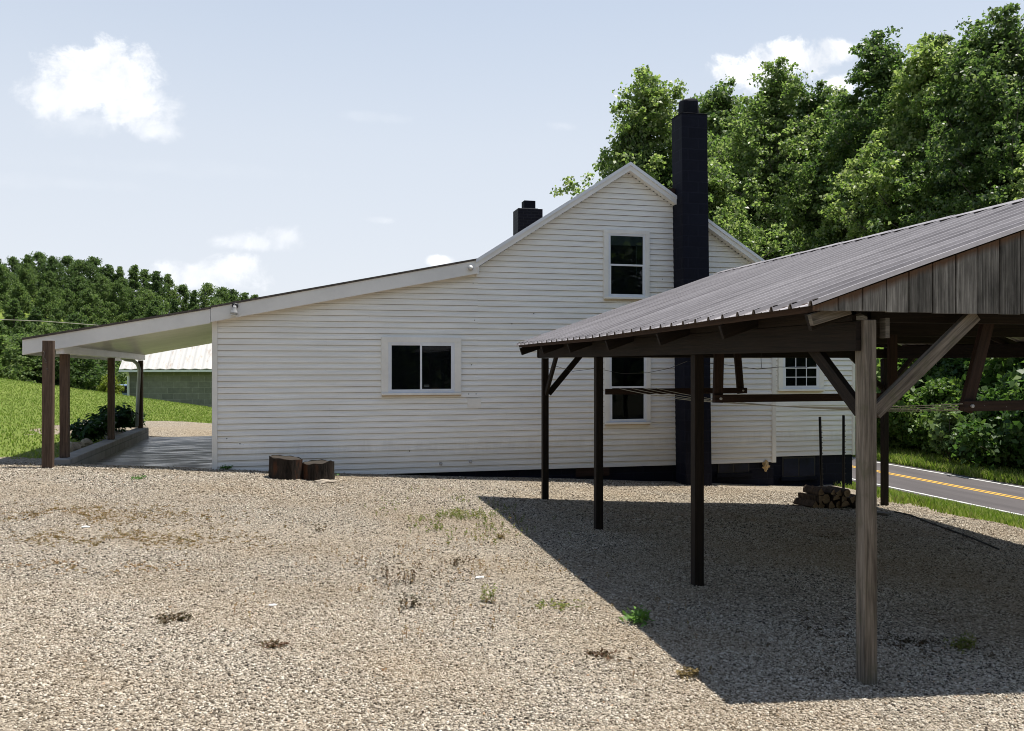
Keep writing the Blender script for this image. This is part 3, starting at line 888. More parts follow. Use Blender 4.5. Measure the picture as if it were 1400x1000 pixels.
# ---- tall chimney
def chimney():
    y0, y1 = WB - 0.45, WB + 0.0
    t0, t1 = W(932, 158, y0)[0], W(967, 158, y0)[0]
    zT = W(950, 156, y0)[1]; zB = -0.9
    b0, b1 = W(938.5, 640, y0)[0], W(974, 640, y0)[0]
    vs = [(b0, y0, zB), (b1, y0, zB), (b1, y1, zB), (b0, y1, zB), (t0, y0, zT), (t1, y0, zT), (t1, y1, zT), (t0, y1, zT)]
    fs = [(3, 2, 1, 0), (4, 5, 6, 7), (0, 1, 5, 4), (1, 2, 6, 5), (2, 3, 7, 6), (3, 0, 4, 7)]
    m = MB(); m.shared(vs, fs)
    ch = m.build('chimney', M['navy'], house, bevel=0.012)
    f0, f1 = t0 + 0.02, t1 - 0.10
    fz = W(945, 138, y0 + 0.2)[1]
    cx, cy = (t0 + t1) / 2 - 0.015, (y0 + y1) / 2
    m = MB(); r = 0.155
    prof = [(r * 1.0, zT), (r * 1.03, zT + 0.08), (r * 1.0, fz - 0.03), (r * 0.9, fz), (r * 0.72, fz + 0.01), (r * 0.7, fz - 0.15)]
    for k, (rr, zz) in enumerate(prof):
        for j in range(20):
            a = 2 * math.pi * j / 20
            q = abs(math.cos(a)) ** 5 + abs(math.sin(a)) ** 5
            s = q ** (-1 / 5)
            m.v.append(Vector((cx + rr * s * math.cos(a), cy + rr * s * math.sin(a), zz + 0.012 * math.sin(a * 2 + k))))
    for k in range(len(prof) - 1):
        for j in range(20):
            q = (j + 1) % 20
            m.f.append((k * 20 + j, k * 20 + q, k * 20 + 20 + q, k * 20 + 20 + j)); m.uv.append([(0, 0)] * 4)
    m.build('flue', M['navyflue'], ch)
    m = MB().box(t0 - 0.006, t1 + 0.006, y0 - 0.006, y1 + 0.006, zT + 0.001, zT + 0.018); m.build('mortar_cap', M['navyflue'], ch, bevel=0.006)
chimney()
p = P(921, 262, WB - 0.1); MB().box(p.x - 0.09, p.x + 0.03, WB - 0.14, WB - 0.03, p.z - 0.03, p.z + 0.05).build('rake_block', M['redwood'], house)

# small brick chimney behind the left slope
def small_chimney():
    b = 20.5
    x0, z0 = W(708.5, 320, b); x1, zt = W(742, 286, b)
    m = MB().box(x0, x1, b, b + 0.55, z0 - 0.9, zt); ch = m.build('brick_chimney', M['navybrick'], house, bevel=0.008)
    f0 = W(717, 286, b + 0.12)[0]; f1, fz = W(732.5, 274.5, b + 0.12)
    MB().box(f0, f1, b + 0.14, b + 0.42, zt + 0.002, fz).build('flue', M['navyflue'], ch, bevel=0.01)
    MB().box(f0 - 0.05, f1 + 0.05, b + 0.09, b + 0.47, zt + 0.001, zt + 0.025).build('mortar_cap', M['concrete'], ch)
small_chimney()

# ---- lower wing on the right
RB = WB + 0.42
bx0 = aR - 0.10; bx1 = W(1168, 560, RB)[0]
zW = EYE + 1.15
wz0 = W(1110, 623, RB)[1]
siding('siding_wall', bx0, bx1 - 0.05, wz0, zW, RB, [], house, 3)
MB().box(bx0, bx1 - 0.02, RB + 0.003, YB - 0.5, wz0 + 0.02, zW).build('wall_core', M['trim'], house)
MB().box(bx1 - 0.06, bx1, RB - 0.032, RB + 0.05, wz0 - 0.01, zW).build('corner_trim', M['trim'], house, bevel=0.003)
MB().box(aR + 0.0, bx1 - 0.03, RB + 0.03, YB - 0.6, -1.3, wz0 + 0.019).build('foundation', M['navy'], house)
roof_slab('wing_roof', [(bx0 - 0.1, zW + 0.55), (bx1 + 0.25, zW + 0.02)], RB - 0.2, YB, 0.10, M['shingle'], house)

# ---- windows
def window(px0, px1, py0, py1, b, kind, tw=0.105, label=None):
    x0, z1 = W(px0, py0, b); x1, z0 = W(px1, py1, b)
    yb = b - 0.036
    root = MB()
    # casing: four boards, side ones butting between head and sill
    root.box(x0, x1, yb - 0.028, yb + 0.03, z1 - tw * 0.72, z1)
    root.box(x0, x0 + tw, yb - 0.026, yb + 0.03, z0 + 0.05, z1 - tw * 0.72)
    root.box(x1 - tw, x1, yb - 0.026, yb + 0.03, z0 + 0.05, z1 - tw * 0.72)
    w = root.build('window', M['trim'], house, bevel=0.003)
    if label: w['label'] = label
    MB().box(x0 - 0.004, x1 + 0.004, yb - 0.055, yb + 0.03, z0 + 0.012, z0 + 0.049).build('sill', M['trim'], w, bevel=0.005)
    MB().box(x0 + 0.01, x1 - 0.01, yb - 0.024, yb + 0.03, z0 - 0.012, z0 + 0.011).build('apron', M['tantrim'], w)
    ix0, ix1, iz0, iz1 = x0 + tw, x1 - tw, z0 + 0.05, z1 - tw * 0.72
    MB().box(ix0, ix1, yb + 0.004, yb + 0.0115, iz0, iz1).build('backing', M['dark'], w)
    fr = 0.045
    def frame(nm, a0, a1, c0, c1, f, y0, y1, mat='sash'):
        m = MB().box(a0, a1, y0, y1, c1 - f, c1).box(a0, a1, y0, y1, c0, c0 + f).box(a0, a0 + f, y0 + 0.001, y1, c0 + f, c1 - f).box(a1 - f, a1, y0 + 0.001, y1, c0 + f, c1 - f)
        return m.build(nm, M[mat], w, bevel=0.002)
    def pane(a0, a1, c0, c1, y):
        MB().box(a0, a1, y, y + 0.002, c0, c1).build('pane', M['glass'], w)
    if kind == 'slider':
        frame('frame', ix0, ix1, iz0, iz1, 0.03, yb - 0.022, yb + 0.003)
        xm = (ix0 + ix1) / 2 - 0.01
        frame('sash', ix0 + 0.03, xm + 0.015, iz0 + 0.03, iz1 - 0.03, 0.028, yb - 0.012, yb + 0.002)
        frame('sash', xm - 0.02, ix1 - 0.03, iz0 + 0.03, iz1 - 0.03, 0.034, yb - 0.020, yb - 0.0125)
        pane(ix0 + 0.058, xm - 0.02, iz0 + 0.058, iz1 - 0.058, yb - 0.006)
        pane(xm + 0.014, ix1 - 0.064, iz0 + 0.064, iz1 - 0.064, yb - 0.016)
        MB().box(xm + 0.05, xm + 0.14, yb - 0.018, yb - 0.0165, iz0 + 0.10, iz0 + 0.115).box(xm + 0.05, xm + 0.14, yb - 0.018, yb - 0.0165, iz0 + 0.125, iz0 + 0.14).build('sticker', M['shade'], w)
    elif kind in ('hung', 'hungshade'):
        frame('frame', ix0, ix1, iz0, iz1, 0.02, yb - 0.020, yb + 0.003)
        zm = iz0 + (iz1 - iz0) * 0.50
        frame('sash', ix0 + 0.02, ix1 - 0.02, zm - 0.012, iz1 - 0.02, 0.026, yb - 0.010, yb + 0.002)
        frame('sash', ix0 + 0.02, ix1 - 0.02, iz0 + 0.02, zm + 0.02, 0.034, yb - 0.018, yb - 0.011)
        pane(ix0 + 0.046, ix1 - 0.046, zm + 0.02, iz1 - 0.046, yb - 0.007)
        pane(ix0 + 0.054, ix1 - 0.054, iz0 + 0.054, zm - 0.014, yb - 0.015)
        if kind == 'hungshade':
            MB().box(ix0 + 0.05, ix1 - 0.05, yb - 0.002, yb + 0.001, iz1 - 0.22, iz1 - 0.05).build('roller_shade', M['shade'], w)
            MB().box(ix1 - 0.18, ix1 - 0.165, yb - 0.0025, yb + 0.001, zm - 0.16, iz1 - 0.225).build('shade_cord', M['shade'], w)
    elif kind == 'grid':
        frame('frame', ix0, ix1, iz0, iz1, 0.03, yb - 0.022, yb + 0.003)
        zm = iz0 + (iz1 - iz0) * 0.47
        frame('sash', ix0 + 0.03, ix1 - 0.03, zm - 0.01, iz1 - 0.03, 0.026, yb - 0.010, yb + 0.002)
        frame('sash', ix0 + 0.03, ix1 - 0.03, iz0 + 0.03, zm + 0.022, 0.034, yb - 0.018, yb - 0.011)
        pane(ix0 + 0.056, ix1 - 0.056, zm + 0.016, iz1 - 0.056, yb - 0.004)
        pane(ix0 + 0.064, ix1 - 0.064, iz0 + 0.064, zm - 0.012, yb - 0.013)
        m = MB()
        for k in (1, 2):
            xk = ix0 + 0.056 + (ix1 - ix0 - 0.112) * k / 3
            m.box(xk - 0.008, xk + 0.008, yb - 0.0085, yb - 0.0045, zm + 0.016, iz1 - 0.056)
            m.box(xk - 0.008, xk + 0.008, yb - 0.0165, yb - 0.0135, iz0 + 0.064, zm - 0.012)
        zu = (zm + 0.016 + iz1 - 0.056) / 2; zl = (iz0 + 0.064 + zm - 0.012) / 2
        m.box(ix0 + 0.056, ix1 - 0.056, yb - 0.0092, yb - 0.0048, zu - 0.008, zu + 0.008)
        m.box(ix0 + 0.064, ix1 - 0.064, yb - 0.0172, yb - 0.0138, zl - 0.008, zl + 0.008)
        m.build('glazing_bars', M['sash'], w)
    return w
window(521, 630, 461, 540.5, WB, 'slider', 0.12, 'wide sliding window with two dark panes')
window(824.5, 886.5, 314.5, 411, WB, 'hungshade', 0.085, 'upper sash window with a roller shade')
window(826, 888, 478, 580, WB, 'hung', 0.085, 'lower sash window behind the carport')
window(1062.5, 1124, 466, 535, RB, 'grid', 0.10, 'small window with white glazing bars')

# ---- small things on the wall
def lamp(px, py, b, big):
    p = P(px, py, b)
    m = MB().lathe([(0.035, 0), (0.05, 0.012), (0.05, 0.03), (0.03, 0.04)], (p.x, b, p.z + 0.03), (0, -1, 0), 14)
    o = m.build('outdoor_lamp', M['steel'] if big else M['lampgrey'], house, smooth=True)
    if big:
        MB().lathe([(0.022, 0.0), (0.03, -0.03), (0.035, -0.07), (0.055, -0.10), (0.062, -0.14)], (p.x, b - 0.075, p.z + 0.03), (0.12, -0.1, 1), 16).build('lamp_shade', M['lampgrey'], o, smooth=True)
        MB().lathe([(0.058, 0.0), (0.05, -0.022), (0.02, -0.034)], (p.x - 0.017, b - 0.061, p.z - 0.111), (0.12, -0.1, 1), 16).build('bulb', M['lampglass'], o, smooth=True)
        MB().tube([(p.x, b - 0.03, p.z + 0.03), (p.x, b - 0.075, p.z + 0.045), (p.x, b - 0.075, p.z + 0.01)], 0.014, 8).build('arm', M['steel'], o, smooth=True)
    else:
        MB().lathe([(0.028, 0.0), (0.034, 0.03), (0.026, 0.065), (0.008, 0.08)], (p.x, b - 0.04, p.z + 0.03), (0, -1, -0.15), 14).build('bulb', M['lampglass'], o, smooth=True)
lamp(321.5, 421, yF - 0.001, True)
lamp(643, 369, yF - 0.001, False)
for px, py in ((602.5, 634), (643, 631)):
    p = P(px, py, WB - 0.02)
    MB().lathe([(0.03, 0), (0.03, 0.02), (0.018, 0.022), (0.018, 0.07)], (p.x, WB - 0.015, p.z), (0, -1, -0.2), 12).build('pipe_stub', M['lampgrey'], house)
# odd patch and screw heads in the boards
x0, z1 = W(639, 545, WB); x1, z0 = W(657, 558, WB)
MB().box(x0, x1, WB - 0.0225, WB - 0.01, z0, z1).build('siding_patch', M['trim'], house)
m = MB()
for px, py in ((645, 499), (651, 539), (641, 539), (649, 438), (647, 387), (497, 625), (730, 429), (906, 382), (700, 443), (560, 617), (310, 600), (328, 607)):
    p = P(px, py, WB - 0.02); m.lathe([(0.010, 0), (0.007, 0.008)], (p.x, WB - 0.012, p.z), (0, -1, 0), 8)
o = m.build('nail_hole', M['steel'], house); o['kind'] = 'stuff'
# crawl space board, basement panes, torn insulation
x0, z1 = W(787, 637.5, FB); x1, z0 = W(832, 648, FB)
MB().box(x0, x1, FB - 0.03, FB - 0.002, z0 - 0.03, z1).box(x1 - 0.12, x1, FB - 0.05, FB - 0.031, z0 - 0.02, z1).build('crawl_space_board', M['redwood'], house)
def bpane(px0, px1, py0, py1, b):
    x0, z1 = W(px0, py0, b); x1, z0 = W(px1, py1, b)
    w = MB().box(x0, x1, b - 0.014, b - 0.002, z0, z1).build('basement_window', M['steel'], house)
    xm = (x0 + x1) / 2
    MB().box(x0 + 0.03, xm - 0.015, b - 0.018, b - 0.0145, z0 + 0.03, z1 - 0.03).build('pane', M['bwindow'], w)
    MB().box(xm + 0.015, x1 - 0.03, b - 0.018, b - 0.0145, z0 + 0.03, z1 - 0.03).build('pane', M['bwindow'], w)
    MB().box(x0 - 0.05, x1 + 0.05, b - 0.06, b - 0.019, z0 - 0.06, z0 + 0.012).build('sill', M['navyflue'], w, bevel=0.005)
bpane(1069, 1114, 625.5, 652, RB + 0.03)
bpane(981, 1024, 633, 647, FB)
def lump(name, c, r, sc, mat, parent=None, seed=1, sub=3, rough=0.35, **kw):
    bm = bmesh.new(); bmesh.ops.create_icosphere(bm, subdivisions=sub, radius=1.0)
    for v in bm.verts:
        n = mnoise.noise(v.co * 1.7 + Vector((seed * 3.1, seed, 0))) * rough + mnoise.noise(v.co * 4.1 + Vector((seed, 0, seed))) * rough * 0.4
        v.co = Vector((v.co.x * sc[0], v.co.y * sc[1], v.co.z * sc[2])) * r * (1 + n)
    me = bpy.data.meshes.new(name)
    c = Vector(c)
    if parent is not None: bmesh.ops.translate(bm, verts=bm.verts, vec=c - world_loc(parent))
    bm.to_mesh(me); bm.free(); me.materials.append(mat)
    o = bpy.data.objects.new(name, me); C.objects.link(o)
    if parent is not None: o.parent = parent
    else: o.location = c
    return o
lump('torn_insulation', P(1047, 637, WB - 0.03), 0.09, (0.7, 0.4, 1.0), M['foam'], house, 4, 3, 0.8)

# things on the ground by the house
def onground(px, py):
    p = PG(px, py); return Vector((p.x, p.y, float(gz(p.x, p.y))))
p = onground(1059, 661)
m = MB().box(p.x - 0.10, p.x + 0.10, 14.40, 14.49, p.z - 0.01, p.z + 0.055)
tag(m.build('brick', M['brick'], None, bevel=0.006, origin=(p.x, 14.45, p.z)), 'small red brick on the gravel at the right corner of the house', 'brick')

def log_round(px, py, r, h, label, seed, tilt):
    p = onground(px, py); b = 13.9
    c = P(px, py, b); z = float(gz(c.x, b)) - 0.03
    t = thing('tree_round', (c.x, b, z), label, 'log', 'log rounds by the house wall')
    m = MB(); n = 56; rings = 9; rnd = random.Random(seed)
    for k in range(rings):
        for j in range(n):
            a = 2 * math.pi * j / n
            rr = r * (1 + 0.10 * mnoise.noise(Vector((math.cos(a) * 1.1, math.sin(a) * 1.1, seed))) + 0.045 * mnoise.noise(Vector((math.cos(a) * 9, math.sin(a) * 9, seed + k * 0.22))) + 0.05 * (1 - k / rings) ** 3)
            hh = h * k / (rings - 1)
            top = (0.03 * mnoise.noise(Vector((math.cos(a) * 2, math.sin(a) * 2, seed + 9))) + tilt * math.cos(a)) * (k / (rings - 1))
            m.v.append(Vector((c.x + rr * math.cos(a), b + rr * math.sin(a), z + hh + top)))
    for k in range(rings - 1):
        for j in range(n):
            q = (j + 1) % n; m.f.append((k * n + j, k * n + q, (k + 1) * n + q, (k + 1) * n + j)); m.uv.append([(0, 0)] * 4)
    m.build('bark', M['stump'], t, smooth=True)
    m = MB(); base = rings - 1
    ring = []
    for j in range(n):
        a = 2 * math.pi * j / n
        rr = r * 0.985 * (1 + 0.10 * mnoise.noise(Vector((math.cos(a) * 1.1, math.sin(a) * 1.1, seed))))
        top = 0.03 * mnoise.noise(Vector((math.cos(a) * 2, math.sin(a) * 2, seed + 9))) + tilt * math.cos(a)
        ring.append(Vector((c.x + rr * math.cos(a), b + rr * math.sin(a), z + h + top - 0.008)))
    m.face(ring, [(q.x - c.x, q.y - b) for q in ring])
    m.build('cut_face', M['stumptop'], t)
    return t
log_round(391, 647, 0.262, 0.35, 'left of two dark bark covered log rounds against the white wall', 3, -0.035)
log_round(434.5, 648.5, 0.255, 0.305, 'right of two log rounds against the wall, with reddish bare wood', 8, 0.01)
for px, py, s, lb in ((441, 650, 0.13, 'flat tan stone leaning at the foot of the right log round'), (453, 652.5, 0.09, 'small pale stone chip right of the log rounds')):
    p = onground(px, py); b = 13.45; c = P(px, py, b)
    tag(lump('flat_stone', (c.x, b, float(gz(c.x, b)) + 0.02), s, (1.0, 0.7, 0.28), M['flatstone'], None, px, 3, 0.3), lb, 'stone')

# weathered timber at the far left
TB = 14.1
c = P(65.5, 634, TB)
t = thing('timber_post', (c.x, TB, H(c.x, TB)), 'thick brown timber post at the left end of the porch', 'post')
zt = P(66, 466, TB).z
MB().beam((c.x, TB, H(c.x, TB) - 0.15), (c.x + 0.01, TB, zt), 0.15, 0.11, up=(0, 1, 0)).build('post', M['porchwood'], t, bevel=0.006)
for k, (zz, ln) in enumerate(((0.16, 0.10), (0.28, 0.05), (0.42, 0.025))):
    m = MB().tube([(c.x - 0.05 + 0.02 * k, TB - 0.0585, zt - zz), (c.x - 0.03 + 0.02 * k, TB - 0.0595, zt - zz - ln * 0.3), (c.x - 0.05 + 0.02 * k, TB - 0.0585, zt - zz - ln), (c.x - 0.02 + 0.02 * k, TB - 0.0595, zt - zz - ln * 1.2)], 0.007, 6)
    m.build('paint_mark', M['palewood'], t)

# ------------------------------------------------------------------ carport
PB = [4.70, 7.10, 9.80, 12.20]; PAx = 3.49; PAr = 9.54
carport = thing('carport', (6.5, 8.5, H(6.5, 8.5)), 'open timber carport on square posts with a grey brown ribbed metal roof', 'carport')
Y0, Y1 = 4.60, 12.35
def ea(b): return 3.04 + (b - Y0) / (Y1 - Y0) * 0.005
def eh(b): return EYE + float(np.interp(b, [4.6, 6.5, 8.8, 12.35], [0.363, 0.325, 0.282, 0.272]))
def rh(b): return EYE + 1.52 + (b - Y0) / (Y1 - Y0) * (1.457 - 1.52)
RA = 6.5; EAR = 9.95
def rz(a, b):
    if a <= RA:
        t = (a - ea(b)) / (RA - ea(b)); return eh(b) + (rh(b) - eh(b)) * t
    t = (a - RA) / (EAR - RA); return rh(b) + (EYE + 0.28 - rh(b)) * t

def metal_roof():
    pitch = 0.2286
    prof = []; y = Y0
    def seg(y):
        return [(0.0, 0.0), (0.012, 0.030), (0.038, 0.030), (0.050, 0.0), (0.138, 0.0), (0.143, 0.003), (0.153, 0.003), (0.158, 0.0)]
    while y < Y1 - 0.05:
        for dy, dz in seg(y):
            if y + dy <= Y1: prof.append((y + dy, dz))
        y += pitch
    prof.append((Y1, 0.0))
    for side in (0, 1):
        m = MB(); cols = 8
        for k in range(cols + 1):
            for yy, dz in prof:
                t = k / cols
                a = ea(yy) + (RA - ea(yy)) * t if side == 0 else EAR + (RA - EAR) * t
                sag = 0.006 * mnoise.noise(Vector((a * 0.9, yy * 0.8, 7)))
                m.v.append(Vector((a, yy, rz(a, yy) + dz + sag)))
        L = len(prof)
        for k in range(cols):
            for j in range(L - 1):
                q = (k * L + j, (k + 1) * L + j, (k + 1) * L + j + 1, k * L + j + 1)
                m.f.append(q if side == 0 else q[::-1]); m.uv.append([(0, 0)] * 4)
        o = m.build('metal_roof', M['roof'], carport)
        sm = o.modifiers.new('thickness', 'SOLIDIFY'); sm.thickness = 0.0025; sm.offset = -1
    # screws with washers along the purlins
    m = MB(); y = Y0 + 0.022; r = 0
    while y < Y1 - 0.05:
        for t in (0.04, 0.24, 0.44, 0.64, 0.84):
            yy = y + 0.045
            a = ea(yy) + (RA - ea(yy)) * t
            m.lathe([(0.022, 0), (0.021, 0.005), (0.010, 0.008), (0.010, 0.016)], (a, yy, rz(a, yy)), (-0.33, 0, 0.94), 6)
        y += pitch
    o = m.build('roof_screws', M['screw'], carport); o['kind'] = 'stuff'
    m = MB(); y = Y0
    while y < Y1 - 0.05:
        m.beam((ea(y) + 0.012, y + 0.027, rz(ea(y) + 0.012, y) + 0.010), (ea(y) + 0.05, y + 0.027, rz(ea(y) + 0.05, y) + 0.010), 0.034, 0.034, up=(-0.32, 0, 0.95)); y += pitch
    o = m.build('rib_closures', M['wood'], carport); o['kind'] = 'stuff'
    # ridge cap
    m = MB()
    for y in np.arange(Y0 - 0.02, Y1 + 0.02, 0.2286 * 4):
        y2 = min(y + 0.2286 * 4 + 0.03, Y1 + 0.02)
        w = 0.16; dz = 0.034
        za, zb = rh(y) + dz, rh(y2) + dz
        m.face([(RA - w, y, za - w * 0.335), (RA, y, za + 0.006), (RA, y2, zb), (RA - w, y2, zb - w * 0.335)])
        m.face([(RA, y, za + 0.006), (RA + w, y, za - w * 0.335), (RA + w, y2, zb - w * 0.335), (RA, y2, zb)])
    o = m.build('ridge_cap', M['roof'], carport)
    sm = o.modifiers.new('thickness', 'SOLIDIFY'); sm.thickness = 0.003
metal_roof()

# posts
gpost = lambda a, b: H(a, b) - 0.12
bt = EYE + 0.08                      # underside of the long beams
for k, b in enumerate(PB):
    mat = M['greywood'] if k == 0 else M['wood']
    top = bt + (0.20 if k == 0 else 0.0) - 0.001
    m = MB().beam((PAx + (0.008 if k == 0 else 0.0), b, gpost(PAx, b)), (PAx, b, top), 0.092, 0.092, up=(0, 1, 0))
    o = m.build('post', mat, carport, bevel=0.005)
    if k == 0: o['label'] = 'weathered grey nearest post'
    if b in (7.10, 9.80): continue
    MB().beam((PAr, b + 0.15, gpost(PAr, b)), (PAr, b + 0.15, bt - 0.001), 0.095, 0.095, up=(0, 1, 0)).build('post', M['wood'], carport, bevel=0.005)
# long beams (left doubled beside the near post)
def beamz(p0, p1, w, h, nm, mat, bevel=0.004, up=(0, 0, 1)):
    return MB().beam(p0, p1, w, h, up).build(nm, M[mat], carport, bevel=bevel)
beamz((PAx - 0.068, 4.68, bt + 0.095), (PAx - 0.068, 12.32, bt + 0.095), 0.04, 0.19, 'beam', 'wood')
beamz((PAx + 0.068, 4.86, bt + 0.100), (PAx + 0.068, 12.30, bt + 0.100), 0.04, 0.18, 'beam', 'wood')
beamz((PAr, 4.68, bt + 0.095), (PAr, 12.32, bt + 0.095), 0.09, 0.19, 'beam', 'wood')
for b0_, b1_ in ((4.72, 6.5), (6.502, 8.8), (8.802, 12.25)):
    x = PAx - 0.085
    m = MB(); t0, t1 = rz(x, b0_) - 0.055, rz(x, b1_) - 0.055; zb = bt + 0.192
    m.v += [Vector((xx, yy, zz)) for xx in (x, x + 0.03) for yy, zz in ((b0_, zb), (b1_, zb), (b1_, t1), (b0_, t0))]
    m.f += [(0, 3, 2, 1), (4, 5, 6, 7), (0, 1, 5, 4), (1, 2, 6, 5), (2, 3, 7, 6), (3, 0, 4, 7)]
    m.uv += [[(0, 0), (0, .1), (2, .1), (2, 0)]] * 6
    m.build('frieze_board', M['wood'], carport)
# rafters and purlins
for b in (4.74, 5.9, 7.10, 8.45, 9.80, 11.0, 12.18):
    e = (ea(b) + 0.06, b); d = 0.075
    beamz((e[0], b, rz(e[0], b) - d - 0.045), (RA - 0.02, b, rz(RA - 0.02, b) - d - 0.045), 0.04, 0.11, 'rafter', 'wood')
    beamz((EAR - 0.06, b, rz(EAR - 0.06, b) - d - 0.045), (RA + 0.02, b, rz(RA + 0.02, b) - d - 0.045), 0.04, 0.11, 'rafter', 'wood')
for t in (0.015, 0.24, 0.44, 0.64, 0.84, 0.98):
    for side in (0, 1):
        pts = []
        for b in (Y0 + 0.035, 6.5, 8.8, Y1 - 0.03):
            a = ea(b) + (RA - ea(b)) * t + 0.03 if side == 0 else EAR + (RA - EAR) * t - 0.03
            pts.append(Vector((a, b, rz(a, b) - 0.030)))
        m = MB()
        for p0, p1 in zip(pts[:-1], pts[1:]): m.beam(p0, p1, 0.09 if t > 0.1 else 0.038, 0.038 if t > 0.1 else 0.055, up=(-0.32 if side == 0 else 0.32, 0, 0.95))
        m.build('purlin', M['redwood'] if t < 0.1 else M['wood'], carport)
# cross ties at each pair of posts
for b in (4.80, 7.16, 9.86, 12.26):
    beamz((PAx + 0.10, b, bt + 0.26), (PAr - 0.05, b, bt + 0.26), 0.04, 0.14, 'tie_beam', 'wood')
beamz((PAx - 0.1, 12.28, bt + 0.085), (PAr, 12.28, bt + 0.085), 0.04, 0.15, 'tie_beam', 'wood')
# short lookout at the near corner and the small nailed block beside the post
q = P(1208, 449, 4.70)
MB().box(q.x - 0.016, q.x + 0.016, 4.66, 4.72, q.z - 0.065, q.z + 0.065).build('nailed_block', M['palewood'], carport, bevel=0.003)
p0, p1 = P(1108, 438, 4.68), P(1160, 422, 4.68)
beamz(p0, p1, 0.04, 0.075, 'rafter_tail', 'greywood', 0.003)

# gable boards at the near end
def gable_boards():
    m = MB(); x = ea(Y0) + 0.02; zb = EYE + 0.327; rnd = random.Random(5); k = 0
    y0 = Y0 + 0.012
    while x < EAR - 0.1:
        w = 0.172 + rnd.uniform(-0.006, 0.006); x1 = x + w - 0.010
        z0 = zb + rnd.uniform(-0.004, 0.004)
        f = lambda a: rz(a, Y0) - 0.012
        t0, t1 = f(x), f(x1)
        if min(t0, t1) < z0 + 0.01:
            if max(t0, t1) < z0 + 0.01: x += w; continue
            if t0 < z0 + 0.01:
                x = x + (z0 + 0.012 - t0) / 0.335; t0 = f(x)
        yb = y0 + (0.003 if k % 2 else 0.0)
        tops = [(x, t0), (x1, t1)]
        if x < RA < x1: tops = [(x, t0), (RA, f(RA)), (x1, t1)]
        poly = [(x, z0), (x1, z0)] + tops[::-1]
        n = len(poly); i = len(m.v)
        m.v += [Vector((px, yb, pz)) for px, pz in poly] + [Vector((px, yb + 0.02, pz)) for px, pz in poly]
        uvp = [(px, f(px) - pz) for px, pz in poly]
        m.f.append(tuple(i + j for j in range(n))); m.uv.append(uvp)
        m.f.append(tuple(i + n + j for j in reversed(range(n)))); m.uv.append(uvp[::-1])
        for j in range(n):
            q = (j + 1) % n
            m.f.append((i + j, i + n + j, i + n + q, i + q)); m.uv.append([uvp[j], uvp[j], uvp[q], uvp[q]])
        x = x1 + 0.010; k += 1
    m.build('gable_boards', M['gable'], carport)
gable_boards()

# knee braces
br = lambda p0, p1, mat='wood', w=0.04, h=0.085, up=(0, 0, 1): MB().beam(p0, p1, w, h, up).build('brace', M[mat], carport, bevel=0.003)
br((PAx + 0.0, 4.70 + 0.055, EYE - 0.31), (PAx - 0.0, 5.36, bt + 0.10), 'wood', 0.045, 0.09)
br((PAx + 0.055, 4.69, EYE - 0.32), (4.315, 4.69, EYE + 0.325), 'greywood', 0.045, 0.09)
br((PAx, 12.20 - 0.055, EYE - 0.46), (PAx, 11.58, bt + 0.05), 'wood', 0.04, 0.085)
br((PAx + 0.055, 12.20, EYE - 0.46), (4.12, 12.20, bt + 0.12), 'wood', 0.04, 0.085)
br((PAr, 12.30, EYE - 0.42), (PAr, 11.62, bt + 0.05), 'wood')
br((PAr - 0.05, 12.35, EYE - 0.42), (8.8, 12.35, bt + 0.12), 'wood')
br((PAr, 4.9, EYE - 0.42), (PAr, 5.55, bt + 0.05), 'wood')

# hanging racks under the ties: two hangers and a cross board in each bay
def rack(b, xl, xr, zb, ztop, lean_l, lean_r, dep=0.0):
    if lean_l is not None: MB().beam((xl, b, zb - 0.04), (xl + lean_l, b, ztop), 0.09, 0.038, up=(0, 1, 0)).build('hanger', M['redwood'], carport, bevel=0.003)
    if lean_r is not None: MB().beam((xr, b, zb - 0.04), (xr + lean_r, b, ztop), 0.09, 0.038, up=(0, 1, 0)).build('hanger', M['redwood'], carport, bevel=0.003)
    MB().beam((xl - 0.06, b - 0.041, zb), (xr + 0.06, b - 0.041, zb), 0.038, 0.07).build('rack_board', M['redwood'], carport, bevel=0.003)
    for x in ([xl] if lean_l is not None else []) + ([xr] if lean_r is not None else []):
        MB().lathe([(0.012, 0), (0.012, 0.012), (0.006, 0.014)], (x, b - 0.060, zb), (0, -1, 0), 10).build('bolt', M['lampgrey'], carport)
r1 = P(1011, 534, 9.75); r0 = P(826, 534, 9.75)
rack(9.72, r0.x + 0.05, r1.x, r1.z, bt + 0.2, None, -0.06)
r1 = P(1220, 545, 7.05); r0 = P(981, 545, 7.05)
rack(7.05, r0.x, r1.x, r0.z, bt + 0.2, 0.02, 0.0)
r0 = P(1321, 555, 4.85)
rack(4.86, r0.x, r0.x + 1.9, r0.z, bt + 0.26, 0.20, -0.2)

# lines strung over the racks
t = thing('clothes_lines', (4.2, 7.0, EYE - 0.32), 'pale lines strung along the hanging boards inside the carport', 'clothesline')
for k in range(4):
    a0, a1, a2 = 3.72 + 0.16 * k, 3.82 + 0.18 * k, 4.32 + 0.18 * k
    pts = []
    for (xa, ya, za), (xb, yb, zb_) in (((a0, 9.68, EYE - 0.31), (a1, 6.99, EYE - 0.37 - 0.012 * k)), ((a1, 6.99, EYE - 0.37 - 0.012 * k), (a2, 4.80, EYE - 0.275 - 0.012 * k))):
        for j in range(8):
            u = j / 8; pts.append((xa + (xb - xa) * u, ya + (yb - ya) * u, za + (zb_ - za) * u - 0.03 * math.sin(math.pi * u)))
    pts.append((a2, 4.80, EYE - 0.275 - 0.012 * k))
    MB().tube(pts, 0.0035, 5).build('line', M['wire'], t)
